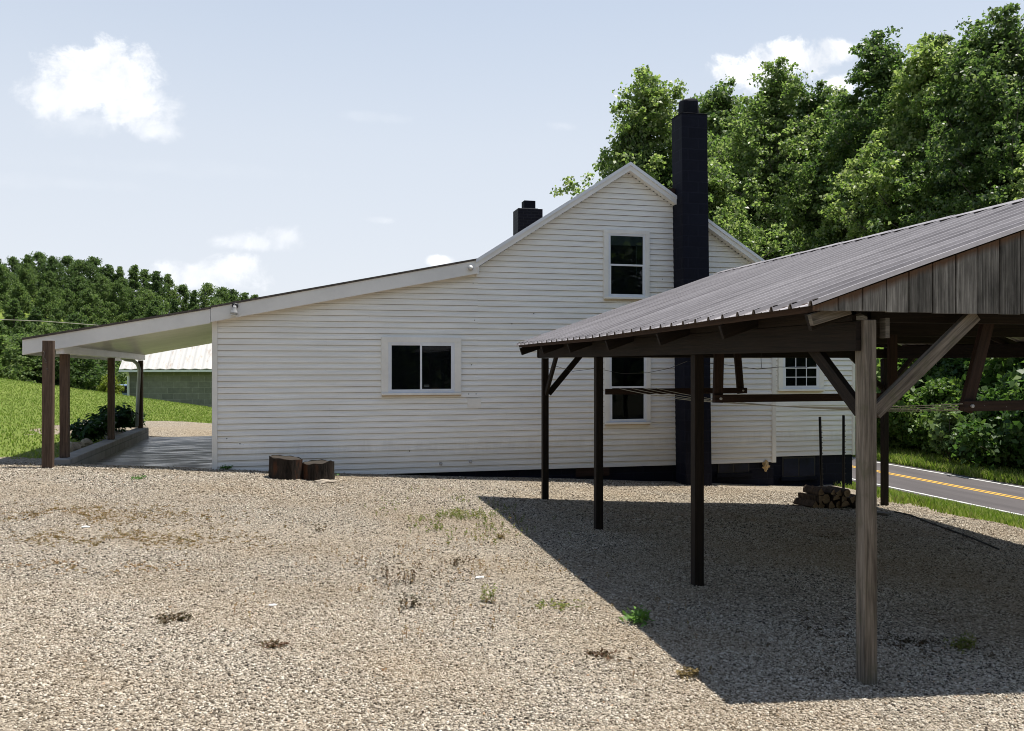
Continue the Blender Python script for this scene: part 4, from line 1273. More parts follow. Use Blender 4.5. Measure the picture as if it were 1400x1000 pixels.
# sagging loose wire under the left beam
pts = [P(757, 500, 11.6), P(783, 508, 11.2), P(815, 504, 10.6), P(850, 511, 10.0), P(885, 510, 9.3), P(915, 504, 8.6), P(940, 494, 7.3), P(962, 496, 7.3), P(1000, 500, 7.4), P(1035, 505, 7.5), P(1066, 502, 7.6), P(1100, 503, 7.8), P(1128, 497, 8.0)]
t = thing('loose_wire', pts[5], 'thin dark wire sagging below the carport beam', 'wire')
MB().tube(pts, 0.003, 5).build('wire', M['darkwire'], t)
MB().tube([P(1041, 478, 7.5), P(1040.5, 490, 7.5), P(1041, 503, 7.5)], 0.003, 5).build('wire', M['darkwire'], t)

# ------------------------------------------------------------------ firewood, stakes, plank, hose
def split_log(loc, rz_, ln, r, kind, roll, label):
    t = thing('firewood_log', loc, label, 'firewood', 'split logs in the stack under the carport')
    if kind == 0: poly = [(0, 0.85), (-0.9, -0.35), (-0.45, -0.62), (0.1, -0.7), (0.6, -0.55), (0.92, -0.3)]
    elif kind == 1: poly = [(0.95, 0.0), (0.6, 0.75), (0, 0.95), (-0.6, 0.7), (-0.95, 0.0), (-0.1, -0.1)]
    else: poly = [(math.cos(k * 0.785) * (0.9 + 0.1 * (k % 2)), math.sin(k * 0.785) * 0.9) for k in range(8)]
    c, s = math.cos(roll), math.sin(roll)
    poly = [((x * c - z * s) * r, (x * s + z * c) * r) for x, z in poly]
    zmin = min(z for x, z in poly)
    def area(pl): return sum(pl[i][0] * pl[(i + 1) % len(pl)][1] - pl[(i + 1) % len(pl)][0] * pl[i][1] for i in range(len(pl)))
    if area(poly) < 0: poly = poly[::-1]
    o = Vector(loc)
    m = MB().prism([(x + o.x, z + o.z) for x, z in poly], o.y - ln / 2, o.y + ln / 2)
    m.build('bark', M['logbark'], t, bevel=0.008)
    m = MB(); m.face([(x * 0.97 + o.x, o.y - ln / 2 - 0.002, z * 0.97 + o.z) for x, z in poly], [(x * 3, z) for x, z in poly])
    m.build('cut_end', M['logend'], t); m = MB()
    m.face([(x * 0.97 + o.x, o.y + ln / 2 + 0.002, z * 0.97 + o.z) for x, z in reversed(poly)], [(x * 3, z) for x, z in reversed(poly)])
    m.build('cut_end', M['logend'], t)
    t.rotation_euler = (0, 0, rz_)
    return t
rnd = random.Random(21)
pc = PG(1140, 697)
base_a, base_b = pc.x - 0.42, pc.y
wood_lab = 'split firewood log with pale cut ends in the low stack beside the far post'
row_n = [7, 6, 4]
for r, n in enumerate(row_n):
    for k in range(n):
        a = base_a + 0.150 * k + 0.078 * r + rnd.uniform(-0.02, 0.02)
        b = base_b + 0.10 + rnd.uniform(-0.05, 0.05) + 0.012 * k
        split_log((a, b, float(gz(a, b)) + 0.06 + 0.10 * r), rnd.uniform(-0.2, 0.2) + 0.15, 0.42, rnd.uniform(0.066, 0.088), rnd.choice((0, 0, 1, 2)), rnd.uniform(0, 6.28), wood_lab)
for px, lb, lean, top in ((1124, 'left of two dark steel stakes behind the firewood stack, leaning', -0.045, 570), (1153, 'right of two dark steel stakes behind the firewood stack', 0.0, 568)):
    p = P(px, 668, 12.45); z = H(p.x, 12.45)
    zt = P(px, top, 12.45).z
    t = thing('steel_stake', (p.x, 12.45, z), lb, 'stake', 'steel stakes by the firewood')
    m = MB().beam((p.x, 12.45, z - 0.1), (p.x + lean, 12.45, zt), 0.042, 0.008, up=(0, 1, 0)); m.beam((p.x, 12.429, z - 0.1), (p.x + lean, 12.429, zt - 0.004), 0.008, 0.032, up=(0, 1, 0))
    m.build('stake_bar', M['steel'], t)
    m = MB()
    for k in range(14):
        f = 0.1 + 0.06 * k; m.box(p.x + lean * f - 0.012, p.x + lean * f + 0.012, 12.405, 12.4129, z + (zt - z) * f, z + (zt - z) * f + 0.015)
    m.build('stud', M['steel'], t)
p0, p1 = onground(1190, 704), onground(1216, 708)
tag(MB().beam(p0 + Vector((0, 0, 0.02)), p1 + Vector((0, 0, 0.03)), 0.16, 0.04).build('loose_plank', M['palewood'], None, bevel=0.004, origin=p0), 'grey plank lying on the gravel beside the firewood stack', 'plank')
pts = []
for px, py in ((1222, 703), (1245, 708), (1270, 718), (1300, 728), (1330, 738), (1365, 752)):
    p = onground(px, py); pts.append((p.x, p.y, p.z + 0.015))
tag(MB().tube(pts, 0.012, 8).build('garden_hose', M['hose'], None, smooth=True), 'thin dark hose lying along the edge of the gravel by the grass verge', 'hose')

# ------------------------------------------------------------------ foliage generators (numpy)
def leaf_quads(cent, norm, size, rng, aspect=0.75):
    """kite shaped leaves: one quad folded slightly along its midrib"""
    n = len(cent)
    r = rng.normal(size=(n, 3)); t = np.cross(norm, r); t /= np.linalg.norm(t, axis=1, keepdims=True) + 1e-9
    s = np.cross(norm, t)
    sz = (size * (0.6 + 0.8 * rng.random(n)))[:, None]
    v0 = cent - t * sz * 0.5; v2 = cent + t * sz * 0.5 - norm * sz * 0.12
    v1 = cent + s * sz * aspect * 0.5 - t * sz * 0.06 + norm * sz * 0.12; v3 = cent - s * sz * aspect * 0.5 - t * sz * 0.06 + norm * sz * 0.12
    V = np.stack([v0, v1, v2, v3], 1).reshape(-1, 3)
    Q = np.arange(n * 4).reshape(n, 4)
    return V, Q

def crown_points(rng, clumps, per, spread, up=0.5):
    """clumps: (n,3) centres, with radius spread (n,); leaves crowd the outer shell of each clump"""
    n = len(clumps)
    d = rng.normal(size=(n, per, 3)); d /= np.linalg.norm(d, axis=2, keepdims=True)
    rad = spread[:, None, None] * (0.15 + 0.75 * rng.random((n, per, 1)) + 0.3 * np.minimum(np.abs(rng.normal(size=(n, per, 1))), 1.3))
    sq = np.array([1.1, 1.1, 0.75])
    pts = clumps[:, None, :] + d * rad * sq
    nor = d * 0.35 + rng.normal(size=(n, per, 3)) * 0.75; nor[:, :, 2] += up
    nor /= np.linalg.norm(nor, axis=2, keepdims=True)
    return pts.reshape(-1, 3), nor.reshape(-1, 3)

def make_tree(name, label, cat, group, seed, height, rad, base, nclump, per, leaf, mat, spread=0.9, shape='oval', trunk_r=0.22, lean=0.0):
    rng = np.random.default_rng(seed); rnd = random.Random(seed)
    t = thing(name, (0, 0, 0), label, cat, group)
    def env(u):
        if shape == 'oval': return math.sin(math.pi * (0.10 + 0.84 * u) ** 0.85)
        if shape == 'spire': return (1 - u) ** 0.7 * 0.95 + 0.08
        return math.sqrt(max(0.02, 1 - (2 * u - 0.9) ** 2)) if abs(2 * u - 0.9) < 1 else 0.14
    nb = max(9, int(nclump ** 0.5 * 1.35)); per_b = nclump // nb + 1
    cl = []; tips = []
    for q in range(nb):
        u0 = (q + rng.random()) / nb                       # where the limb ends, 0 bottom to 1 top
        L = rad * env(min(1, u0)) * (0.62 + 0.5 * rng.random())
        el = math.radians(18 + 42 * u0 + rng.normal() * 10); az = q * 2.39996 + rng.normal() * 0.35
        ze = base + (height - base) * (0.04 + 0.90 * u0)
        z0 = max(0.4 * base + 0.2, ze - L * math.tan(el))
        p0 = np.array((lean * z0 / height, 0, z0)); p1 = np.array((lean * ze / height + L * math.cos(az), L * math.sin(az), ze))
        t_ = 0.22 + 0.83 * rng.random(per_b) ** 0.75
        off = rng.normal(size=(per_b, 3)) * (0.09 * rad + 0.13 * L * (1.15 - t_))[:, None] * np.array((1, 1, 0.75))
        pp = p0 + (p1 - p0) * t_[:, None] + off
        pp[:, 2] += 0.10 * L * t_ ** 2
        cl.append(pp); tips.append(p1)
    k = max(6, nclump // 28)                                # leader
    lead = np.stack([lean + rng.normal(size=k) * 0.09 * rad, rng.normal(size=k) * 0.09 * rad, height * (0.84 + 0.15 * rng.random(k))], -1)
    cl.append(lead); cl = np.concatenate(cl)
    cl[:, 2] = np.clip(cl[:, 2], base * 0.5 + 0.1, height)
    nclump = len(cl); sp = spread * (0.5 + 0.8 * rng.random(nclump))
    pts, nor = crown_points(rng, cl, per, sp)
    V, Q = leaf_quads(pts, nor, leaf, rng)
    # trunk and limbs
    m = MB()
    tz = np.linspace(0, height * 0.93, 10)
    tp = [(lean * (z / height) + 0.12 * math.sin(z * 0.5 + seed), 0.12 * math.cos(z * 0.43 + seed), z - (0.4 if i == 0 else 0)) for i, z in enumerate(tz)]
    m.tube(tp, [trunk_r * (1.25 if i == 0 else 1) * (1 - 0.92 * z / height) + 0.015 for i, z in enumerate(tz)], 9)
    for c in tips[:40]:
        f = max(0.15, (c[2] - 0.35 * math.hypot(c[0], c[1]) - 0.8) / height)
        z0 = f * height * 0.93; i = min(8, int(f * 9)); b0 = Vector(tp[i]).lerp(Vector(tp[i + 1]), min(1, max(0, f * 9 - i)))
        c = Vector(c); mid = b0.lerp(c, 0.5) + Vector((0, 0, -0.04 * (c - b0).length))
        r0 = trunk_r * (1 - 0.92 * f) * 0.45 + 0.012
        m.tube([b0, mid, c], [r0, r0 * 0.6, 0.012], 6)
    m.build('trunk', M['bark'], t, smooth=True)
    np_mesh('crown', V, Q, mat, t)
    return t

# ---- wood beyond the road (right) and behind the house
R_LAB = 'tall leafy tree in the dense green wood beyond the road'
sycA = make_tree('tall_tree', R_LAB, 'tree', 'trees beyond the road', 31, 20, 4.6, 2.5, 1250, 36, 0.20, M['sycamore'], 0.44, 'oval', 0.26, 0.4)
sycB = make_tree('tall_tree', R_LAB, 'tree', 'trees beyond the road', 47, 17, 4.4, 2.0, 1150, 36, 0.20, M['sycamore'], 0.44, 'round', 0.24, -0.3)
sycC = make_tree('tall_tree', R_LAB, 'tree', 'trees beyond the road', 58, 22, 4.2, 3.0, 1300, 36, 0.20, M['maple'], 0.42, 'oval', 0.25, 0.2)
def tree_at(proto, px, topy, b, ph, rz_, label=None, first=False, group='trees beyond the road', widen=1.0):
    topy -= 14
    if px < 970: b = b * 0.76
    c = P(px, topy, b)
    if px >= 970: c = PA(px, topy, max(c.x, 33.5 + (px * 7 + topy * 3) % 23 * 0.16)); b = c.y
    z = H(c.x, b) - 0.2
    s = (c.z - z) / ph
    if first:
        proto.location = (c.x, b, z); proto.rotation_euler = (0, 0, rz_); proto.scale = (s * widen, s * widen, s)
        if label: proto['label'] = label
        return proto
    return dup(proto, (c.x, b, z), rz_, (s * widen, s * widen, s), label, group)
tree_at(sycA, 878, 104, 47, 20, 0.4, 'pale green tree rising behind the gable, left of the tall black chimney', True, widen=0.98)
tree_at(sycB, 862, 165, 47, 17, 2.1, 'shorter tree behind the left gable slope, at the left end of the wood', True, widen=0.6)
tree_at(sycC, 1330, 40, 31, 22, 1.0, 'dark tree with its top cut off by the right edge of the photo', True)
tree_at(sycB, 985, 128, 45, 17, 0.9, 'tree whose top shows just right of the tall black chimney')
tree_at(sycA, 1072, 92, 40, 20, 1.9, 'tall tree with a rounded top under the white cloud')
tree_at(sycC, 1208, 52, 36, 22, 3.3, 'tallest tree in the wood, its top reaching the upper edge of the photo')
tree_at(sycA, 1262, 62, 33, 20, 5.1, 'tall tree standing right of the tallest tree in the wood')
tree_at(sycB, 1150, 128, 39, 17, 4.2, 'tree filling the dip between the two highest tops of the wood')
fill = [(sycB, 1030, 150, 43, 17, 2.7), (sycC, 1115, 125, 42, 22, 0.2), (sycA, 1385, 20, 31, 20, 2.2), (sycB, 1180, 150, 34, 17, 3.6),
        (sycC, 1000, 190, 39, 22, 5.5), (sycA, 1060, 200, 36, 20, 4.4), (sycB, 1120, 210, 34, 17, 1.2), (sycB, 1240, 160, 30, 17, 5.9),
        (sycA, 1300, 150, 28, 20, 0.8), (sycC, 1370, 130, 26.5, 22, 4.0), (sycC, 905, 215, 46, 22, 2.4), (sycB, 960, 230, 42, 17, 3.1),
        (sycA, 1420, 110, 25, 20, 5.0), (sycB, 1200, 240, 31, 17, 0.5), (sycC, 1290, 60, 37, 22, 1.4), (sycA, 1330, 240, 25.5, 20, 3.9),
        (sycB, 1265, 270, 28, 17, 2.9), (sycC, 1395, 260, 23.5, 22, 0.4), (sycB, 1470, 150, 23, 17, 1.7), (sycA, 1025, 270, 36, 20, 0.1)]
for pr, px, ty, b, ph, rz_ in fill: tree_at(pr, px, ty, b, ph, rz_, R_LAB)
yl = make_tree('yellow_green_tree', 'small yellow green tree in front of the wood, above the carport ridge', 'tree', None, 71, 6, 2.0, 1.0, 60, 130, 0.24, M['yellowleaf'], 0.6, 'round', 0.08)
tree_at(yl, 1168, 296, 29.5, 6, 0.3, None, True, widen=0.8)

# understory shrubs beyond the road
B_LAB = 'dark green shrub at the foot of the wood beyond the road'
bush = make_tree('shrub', B_LAB, 'shrub', 'shrubs beyond the road', 82, 3.2, 2.0, 0.2, 70, 110, 0.22, M['bush'], 0.6, 'round', 0.05)
spots = []
rr = random.Random(5)
for k in range(34):
    a = rr.uniform(26.6, 31.0); b = 14 + k * 1.0 + rr.uniform(-0.7, 0.7); spots.append((a, b, rr.uniform(0.75, 1.9), rr.uniform(0, 6.28)))
for k, (a, b, s, r) in enumerate(spots):
    if k == 0: bush.location = (a, b, H(a, b) - 0.1); bush.rotation_euler = (0, 0, r); bush.scale = (s, s, s)
    else: dup(bush, (a, b, H(a, b) - 0.1), r, s, B_LAB)
poke = make_tree('tall_weed', 'tall pale leafed weed on the far roadside, left of two', 'weed', None, 91, 2.2, 0.75, 0.5, 34, 40, 0.22, M['pokeweed'], 0.3, 'oval', 0.03)
c = PA(1296, 600, 25.0); poke.location = (c.x, c.y, H(c.x, c.y)); poke.scale = (1.1, 1.1, 1.1)
c = PA(1328, 610, 25.2); dup(poke, (c.x, c.y, H(c.x, c.y)), 2.0, 0.95, 'tall pale leafed weed on the far roadside, right of two')

rng = np.random.default_rng(404)
nb = 900
an = rng.uniform(math.radians(-170), math.radians(-10), nb); rd = rng.uniform(30, 40, nb)
cl = np.stack([rd * np.cos(an) + 3, rd * np.sin(an) - 2, rng.uniform(0.5, 14.0, nb)], -1)
pts, nor = crown_points(rng, cl, 70, 1.6 + 1.2 * rng.random(nb))
V, Q = leaf_quads(pts, nor, 0.75, rng)
tag(np_mesh('wood_behind_the_yard', V, Q, M['maple']), 'green wood standing behind the yard, mirrored in the house windows', 'wood', None, 'stuff')
# ---- wooded hill at the far left
H_LAB = 'leafy green tree in the wood on the far left hillside'
hA = make_tree('hillside_tree', H_LAB, 'tree', 'trees on the far hillside', 101, 13, 5.4, 1.0, 420, 24, 0.42, M['hillleaf'], 0.72, 'round', 0.25)
hB = make_tree('hillside_tree', H_LAB, 'tree', 'trees on the far hillside', 117, 15, 4.6, 1.0, 420, 24, 0.40, M['hillleaf'], 0.68, 'oval', 0.25)
hC = make_tree('hillside_tree', H_LAB, 'tree', 'trees on the far hillside', 125, 14, 3.6, 1.0, 380, 24, 0.36, M['hillleaf'], 0.55, 'spire', 0.22)
sky_pts = [(-60, 352), (10, 345), (55, 340), (90, 348), (130, 357), (165, 362), (200, 372), (218, 370), (250, 388), (290, 391), (330, 402), (360, 403), (372, 412), (420, 430), (520, 450)]
rr = random.Random(9); first = {hA: True, hB: True, hC: True}
n_h = 0
def hill_tree(px, ty, b, scale_w, pr=None):
    global n_h
    pr = pr or rr.choice((hA, hA, hB, hB, hC)); ph = {hA: 13, hB: 15, hC: 14}[pr]
    c = P(px, ty, b); z = H(c.x, b) - 0.3
    s = max(0.45, min(1.5, (c.z - z) / ph)); z = c.z - s * ph
    w = s * scale_w
    if first[pr]:
        pr.location = (c.x, b, z); pr.rotation_euler = (0, 0, rr.uniform(0, 6.28)); pr.scale = (w, w, s); first[pr] = False
    else: dup(pr, (c.x, b, z), rr.uniform(0, 6.28), (w, w, s), H_LAB)
    n_h += 1
# skyline row, then rows stepping down the slope
px = -70
while px < 470:
    y = float(np.interp(px, [p[0] for p in sky_pts], [p[1] for p in sky_pts])) + rr.uniform(-6, 8)
    hill_tree(px, y, rr.uniform(128, 140), rr.uniform(0.7, 1.0)); px += rr.uniform(13, 22)
for row, (dy, b) in enumerate(((24, 122), (46, 112), (70, 103), (95, 95), (122, 88), (140, 82))):
    px = -80 + rr.uniform(0, 20)
    while px < 430:
        y = float(np.interp(px, [p[0] for p in sky_pts], [p[1] for p in sky_pts])) + dy + rr.uniform(-9, 9)
        if y < 505: hill_tree(px, y, b + rr.uniform(-4, 4), rr.uniform(0.75, 1.1))
        px += rr.uniform(26, 42)
# nearer dark trees at the foot of the hill, left of the block building
for px, ty, b, s in ((62, 470, 62, 1.0), (95, 492, 60, 1.0), (125, 480, 63, 1.1), (30, 460, 60, 1.1), (-10, 470, 58, 1.0), (150, 495, 66, 1.0), (205, 470, 75, 1.2), (250, 465, 78, 1.2)):
    c = P(px, ty, b); z = H(c.x, b) - 0.3; sc = max(0.35, (c.z - z) / 13)
    dup(hA, (c.x, b, z), rr.uniform(0, 6.28), (sc * 1.25, sc * 1.25, sc), 'dark tree at the foot of the hill behind the lawn', 'trees at the foot of the hill')

# ------------------------------------------------------------------ block building, car, bush and lawn behind the porch
def block_building():
    b0 = 46.0
    x0 = W(173.5, 520, b0)[0]; x1 = 7.0
    ze = W(200, 505, b0 - 0.5)[1]; zg = H(x0, b0) - 1.6
    t = thing('block_building', (x0, b0, H(x0, b0)), 'grey concrete block outbuilding with a white metal roof beyond the lawn', 'building')
    MB().box(x0, x1, b0, b0 + 8.0, zg, ze + 0.12).build('wall', M['greyblock'], t)
    ov = 0.55; xe = W(162.5, 504.5, b0 - ov)[0]
    rise = 2.6
    m = MB(); n = 60
    for k in range(n + 1):
        x = xe + (x1 + 0.4 - xe) * k / n; dz = 0.035 if k % 2 else 0.0
        m.v += [Vector((x, b0 - ov, ze + dz)), Vector((x, b0 + 4.0, ze + rise + dz)), Vector((x, b0 + 8.0 + ov, ze + dz))]
    for k in range(n):
        i = 3 * k
        m.f += [(i, i + 3, i + 4, i + 1), (i + 1, i + 4, i + 5, i + 2)]; m.uv += [[(0, 0)] * 4] * 2
    o = m.build('roof', M['whiteroof'], t)
    sm = o.modifiers.new('thickness', 'SOLIDIFY'); sm.thickness = 0.03
    MB().box(xe, x1 + 0.4, b0 - ov - 0.03, b0 - ov + 0.10, ze - 0.14, ze - 0.035).build('gutter', M['sash'], t)
    # gable end under the roof
    m = MB(); m.face([(x0, b0 + 0.02, ze + 0.12), (x0, b0 + 4.0, ze + rise - 0.1), (x0, b0 + 7.98, ze + 0.12)]); m.build('gable_end', M['fascia'], t)
    d = W(175.5, 508, b0 - 0.08)[0]
    MB().tube([(d, b0 - 0.4, ze - 0.1), (d, b0 - 0.09, ze - 0.35), (d, b0 - 0.09, zg + 0.5)], 0.06, 8).build('downspout', M['sash'], t)
block_building()

def parked_car():
    b = 52.0; c = P(176, 531, b); z = H(c.x, b)
    top = P(176, 526, b).z; s = 1.0
    t = thing('parked_car', (c.x, b, z), 'small blue car half hidden behind the block building and a bush', 'car')
    zc = top - 1.45
    prof = [(-2.0, 0.35), (2.0, 0.35), (2.05, 0.75), (1.75, 0.92), (1.05, 0.98), (0.45, 1.45), (-0.95, 1.45), (-1.6, 0.98), (-2.0, 0.9)]
    MB().prism([(c.x + x, zc + y) for x, y in prof], b - 0.8, b + 0.8).build('body', M['carblue'], t, bevel=0.06)
    MB().prism([(c.x + x, zc + y) for x, y in [(-1.35, 1.0), (0.8, 1.0), (0.35, 1.38), (-0.88, 1.38)]], b - 0.812, b + 0.812).build('window', M['bwindow'], t)
    for x in (-1.25, 1.25):
        for y in (-0.74, 0.74):
            w = MB().lathe([(0.31, -0.1), (0.33, -0.06), (0.33, 0.06), (0.31, 0.1)], (c.x + x, b + y, zc + 0.33), (0, 1, 0), 20).build('wheel', M['rubber'], t, smooth=False)
            MB().lathe([(0.19, -0.104), (0.19, 0.104)], (c.x + x, b + y, zc + 0.33), (0, 1, 0), 14).build('rim', M['lampgrey'], w)
    MB().box(c.x + 2.02, c.x + 2.06, b - 0.7, b - 0.4, zc + 0.6, zc + 0.75).build('headlight', M['lampglass'], t)
    MB().box(c.x + 2.02, c.x + 2.06, b + 0.4, b + 0.7, zc + 0.6, zc + 0.75).build('headlight', M['lampglass'], t)
parked_car()
rb = make_tree('round_shrub', 'rounded light green shrub at the left end of the block building', 'shrub', None, 133, 2.2, 1.5, 0.1, 60, 120, 0.16, M['yellowleaf'], 0.4, 'round', 0.05)
c = P(152, 514, 44.5); rb.location = (c.x, 44.5, H(c.x, 44.5)); s = (c.z - H(c.x, 44.5)) / 2.2; rb.scale = (s * 0.75, s * 0.75, s)

# garden plants beside the porch kerb
def leafy_plant(name, label, px, py_top, a, hgt, rad, seed, n=70, leaf=0.17):
    rng = np.random.default_rng(seed)
    c = PA(px, py_top, a); z = H(c.x, c.y) - 0.02
    t = thing(name, (c.x, c.y, z), label, 'plant', 'garden plants beside the porch kerb')
    hgt = max(0.35, c.z - z)
    m = MB(); V = []; N = []
    for k in range(13):
        an = rng.random() * 6.283; r = rad * (0.2 + 0.8 * rng.random()); h = hgt * (0.65 + 0.35 * rng.random())
        tip = Vector((c.x + r * math.cos(an), c.y + r * math.sin(an), z + h))
        b0 = Vector((c.x + 0.05 * math.cos(an), c.y + 0.05 * math.sin(an), z)); mid = b0.lerp(tip, 0.6) + Vector((0, 0, 0.08))
        m.tube([b0, mid, tip], [0.009, 0.007, 0.003], 5)
        for q in range(n // 2):
            f = 0.25 + 0.75 * rng.random(); p = b0.lerp(mid, f / 0.6) if f < 0.6 else mid.lerp(tip, (f - 0.6) / 0.4)
            o = rng.normal(size=3) * np.array([0.07, 0.07, 0.04]); V.append(np.array(p) - np.array((c.x, c.y, z)) + o)
            nn = o / (np.linalg.norm(o) + 1e-6) * 0.6 + np.array([0, 0, 0.8]); N.append(nn / np.linalg.norm(nn))
    m.build('stems', M['bush'], t)
    v, q = leaf_quads(np.array(V), np.array(N), leaf, rng, 0.36)
    np_mesh('leaves', v, q, M['gardenleaf'], t)
leafy_plant('garden_plant', 'tall bushy plant between the middle and far porch posts', 163, 556, -4.25, 1.0, 0.45, 3, 110)
leafy_plant('garden_plant', 'dark leafy plant just left of the middle porch post', 135, 568, -4.3, 0.8, 0.4, 4, 90)
leafy_plant('garden_plant', 'low plant between the nearest and middle porch posts', 116, 588, -4.35, 0.5, 0.4, 5, 70)
leafy_plant('garden_plant', 'low plant at the foot of the far porch post', 180, 574, -4.3, 0.6, 0.35, 6, 60)
for k, (px, py, s) in enumerate(((100, 606, 0.14), (107, 602, 0.11), (97, 612, 0.16), (118, 598, 0.12), (92, 610, 0.12))):
    c = PA(px, py, -4.15)
    tag(lump('edging_rock', (c.x, c.y, H(c.x, c.y) + 0.06), s, (1, 0.8, 0.7), M['flatstone'], None, k + 1, 2, 0.3), 'grey rock in the bed behind the porch kerb', 'rock', 'rocks behind the porch kerb')

# utility wire on the left
pts = [P(-20, 436.5, 70), P(60, 439.5, 70), P(140, 445.5, 70), P(230, 452, 70)]
tag(MB().tube(pts, 0.03, 6).build('utility_wire', M['wire'], None), 'single overhead wire in front of the wooded hill on the left', 'wire')

# ------------------------------------------------------------------ grass blades, weeds
def blades(name, xs_, ys_, zs_, hgt, wid, mat, rng, bend=0.35):
    n = len(xs_)
    an = rng.random(n) * 6.283; c, s = np.cos(an), np.sin(an)
    h = hgt * (0.5 + 0.8 * rng.random(n)); w = wid * (0.6 + 0.8 * rng.random(n)); be = bend * h * (0.3 + rng.random(n))
    la = rng.random(n) * 6.283; lx, ly = np.cos(la) * be, np.sin(la) * be
    def pt(side, f):
        ww = w * (1 - f ** 2 * 0.75) * side
        return np.stack([xs_ + c * ww + lx * f * f, ys_ + s * ww + ly * f * f, zs_ + h * f * (1 - 0.15 * f)], -1)
    V = np.stack([pt(-1, 0), pt(1, 0), pt(1, 0.55), pt(-1, 0.55), pt(0.3, 1.0), pt(-0.3, 1.0)], 1)
    base = (np.arange(n) * 6)[:, None]
    Q = np.concatenate([base + np.array([[0, 1, 2, 3]]), base + np.array([[3, 2, 4, 5]])], 0)
    return V.reshape(-1, 3), Q

rng = np.random.default_rng(77)
# lawn behind the porch
n = 90000
a = rng.uniform(-17, 1.5, n); b = rng.uniform(14.9, 39.5, n)
ok = (gravel_edge(a, b) < -0.05) & ((a < -4.02) | (b > 24.5)); a, b = a[ok], b[ok]
V, Q = blades('lawn_grass', a, b, hfun(a, b) - 0.02, 0.052, 0.010, M['blade'], rng)
tag(np_mesh('lawn_grass', V, Q, M['blade']), 'short bright green lawn grass behind the porch', 'grass', None, 'stuff')
# verge beside the road
n = 70000
a = rng.uniform(9.9, 18.6, n); b = rng.uniform(7.5, 30, n)
ok = (gravel_edge(a, b) < 0.12); a, b = a[ok], b[ok]
V, Q = blades('verge_grass', a, b, hfun(a, b) + rough_ground(a, b) * 2 - 0.03, 0.15, 0.014, M['blade'], rng)
tag(np_mesh('verge_grass', V, Q, M['blade']), 'sunlit grass verge between the gravel and the road', 'grass', None, 'stuff')
n = 46000
a = 23.7 + rng.random(n) ** 1.6 * 4.5; b = rng.uniform(13, 52, n)
V, Q = blades('roadside_weeds', a, b, hfun(a, b) - 0.05, 0.42, 0.028, M['blade'], rng)
tag(np_mesh('roadside_weeds', V, Q, M['blade']), 'tall green weeds along the far side of the road', 'weeds', None, 'stuff')

# scruffy edge along the foot of the house wall
n = 900; rng = np.random.default_rng(9)
a = rng.uniform(-8, 9.5, n); b = 14.35 + rng.normal(size=n) * 0.12 - np.where(a > -1.5, 0, -0.1)
V, Q = blades('wall_foot_grass', a, b, gz(a, b) - 0.01, 0.045, 0.004, M['dry'], rng, 0.7)
tag(np_mesh('wall_foot_grass', V, Q, M['dry']), 'short dry grass along the foot of the house wall', 'grass', None, 'stuff')

def sprigs(name, a, b, z, hgt, leaf, nl, mat, rng, flat=0.0):
    """small upright stems carrying narrow leaves, all in one mesh"""
    n = len(a); h = hgt * (0.4 + 0.9 * rng.random(n)); la = rng.random(n) * 6.283; be = h * (0.2 + flat) * (0.4 + rng.random(n))
    V1, Q1 = blades(name, a, b, z, 1.0, 0.0016, mat, rng, 0.0)
    V1 = V1.reshape(n, 6, 3)
    hh = (V1[:, :, 2] - z[:, None]) / np.maximum(1e-4, (V1[:, 5, 2] - z)[:, None])
    V1[:, :, 2] = z[:, None] + hh * (h * (1 - 0.75 * min(1, flat)))[:, None]
    V1[:, :, 0] += (np.cos(la) * be)[:, None] * hh ** 1.6; V1[:, :, 1] += (np.sin(la) * be)[:, None] * hh ** 1.6
    t = rng.random((n, nl)) ** 0.7
    P_ = np.stack([a[:, None] + (np.cos(la) * be)[:, None] * t ** 1.6, b[:, None] + (np.sin(la) * be)[:, None] * t ** 1.6,
                   z[:, None] + t * (h * (1 - 0.75 * min(1, flat)))[:, None] + 0.004], -1).reshape(-1, 3)
    P_ += rng.normal(size=P_.shape) * leaf * 0.35 * np.array((1, 1, 0.3))
    P_[:, 2] = np.maximum(P_[:, 2], np.repeat(z, nl) + 0.003)
    N_ = rng.normal(size=P_.shape) * 0.6; N_[:, 2] = np.abs(N_[:, 2]) + 0.55; N_ /= np.linalg.norm(N_, axis=1, keepdims=True)
    V2, Q2 = leaf_quads(P_, N_, leaf, rng, 0.38)
    return np.concatenate([V1.reshape(-1, 3), V2]), np.concatenate([Q1, Q2 + n * 6])
def tuft(px, py, n, hgt, spr, mat, label, wid=0.004, bend=0.8, name='weed_tuft', cat='weed'):
    rng = np.random.default_rng(int(px * 7 + py)); c = onground(px, py)
    flat = 1.0 if bend > 1.3 else (0.5 if bend > 1.0 else 0.0)
    k = max(7, int(n * 0.22)); a = rng.normal(size=k) * spr * 0.85; b = rng.normal(size=k) * spr * 0.55
    V, Q = sprigs(name, a, b, np.full(k, 0.002), hgt * 1.15, 0.026, 9, mat, rng, flat)
    o = np_mesh(name, V, Q, mat); o.location = c
    return tag(o, label, cat, 'weed tufts in the gravel')
def sprig_patch(name, n, centre, spr, hgt, leaf, nl, mat, label, seed, flat=0.0):
    rng = np.random.default_rng(seed); c = onground(*centre)
    a = c.x + rng.normal(size=n) * spr[0]; b = c.y + rng.normal(size=n) * spr[1]
    keep = vnoise(a, b, 2.3) > 0.42; a, b = a[keep], b[keep]
    V, Q = sprigs(name, a, b, gz(a, b), hgt, leaf, nl, mat, rng, flat)
    return tag(np_mesh(name, V, Q, mat), label, 'weeds', None, 'stuff')
sprig_patch('sparse_weeds', 620, (618, 706), (0.40, 0.75), 0.085, 0.026, 9, M['weed'], 'thin patch of yellow green weeds in the gravel left of the carport shadow', 1)
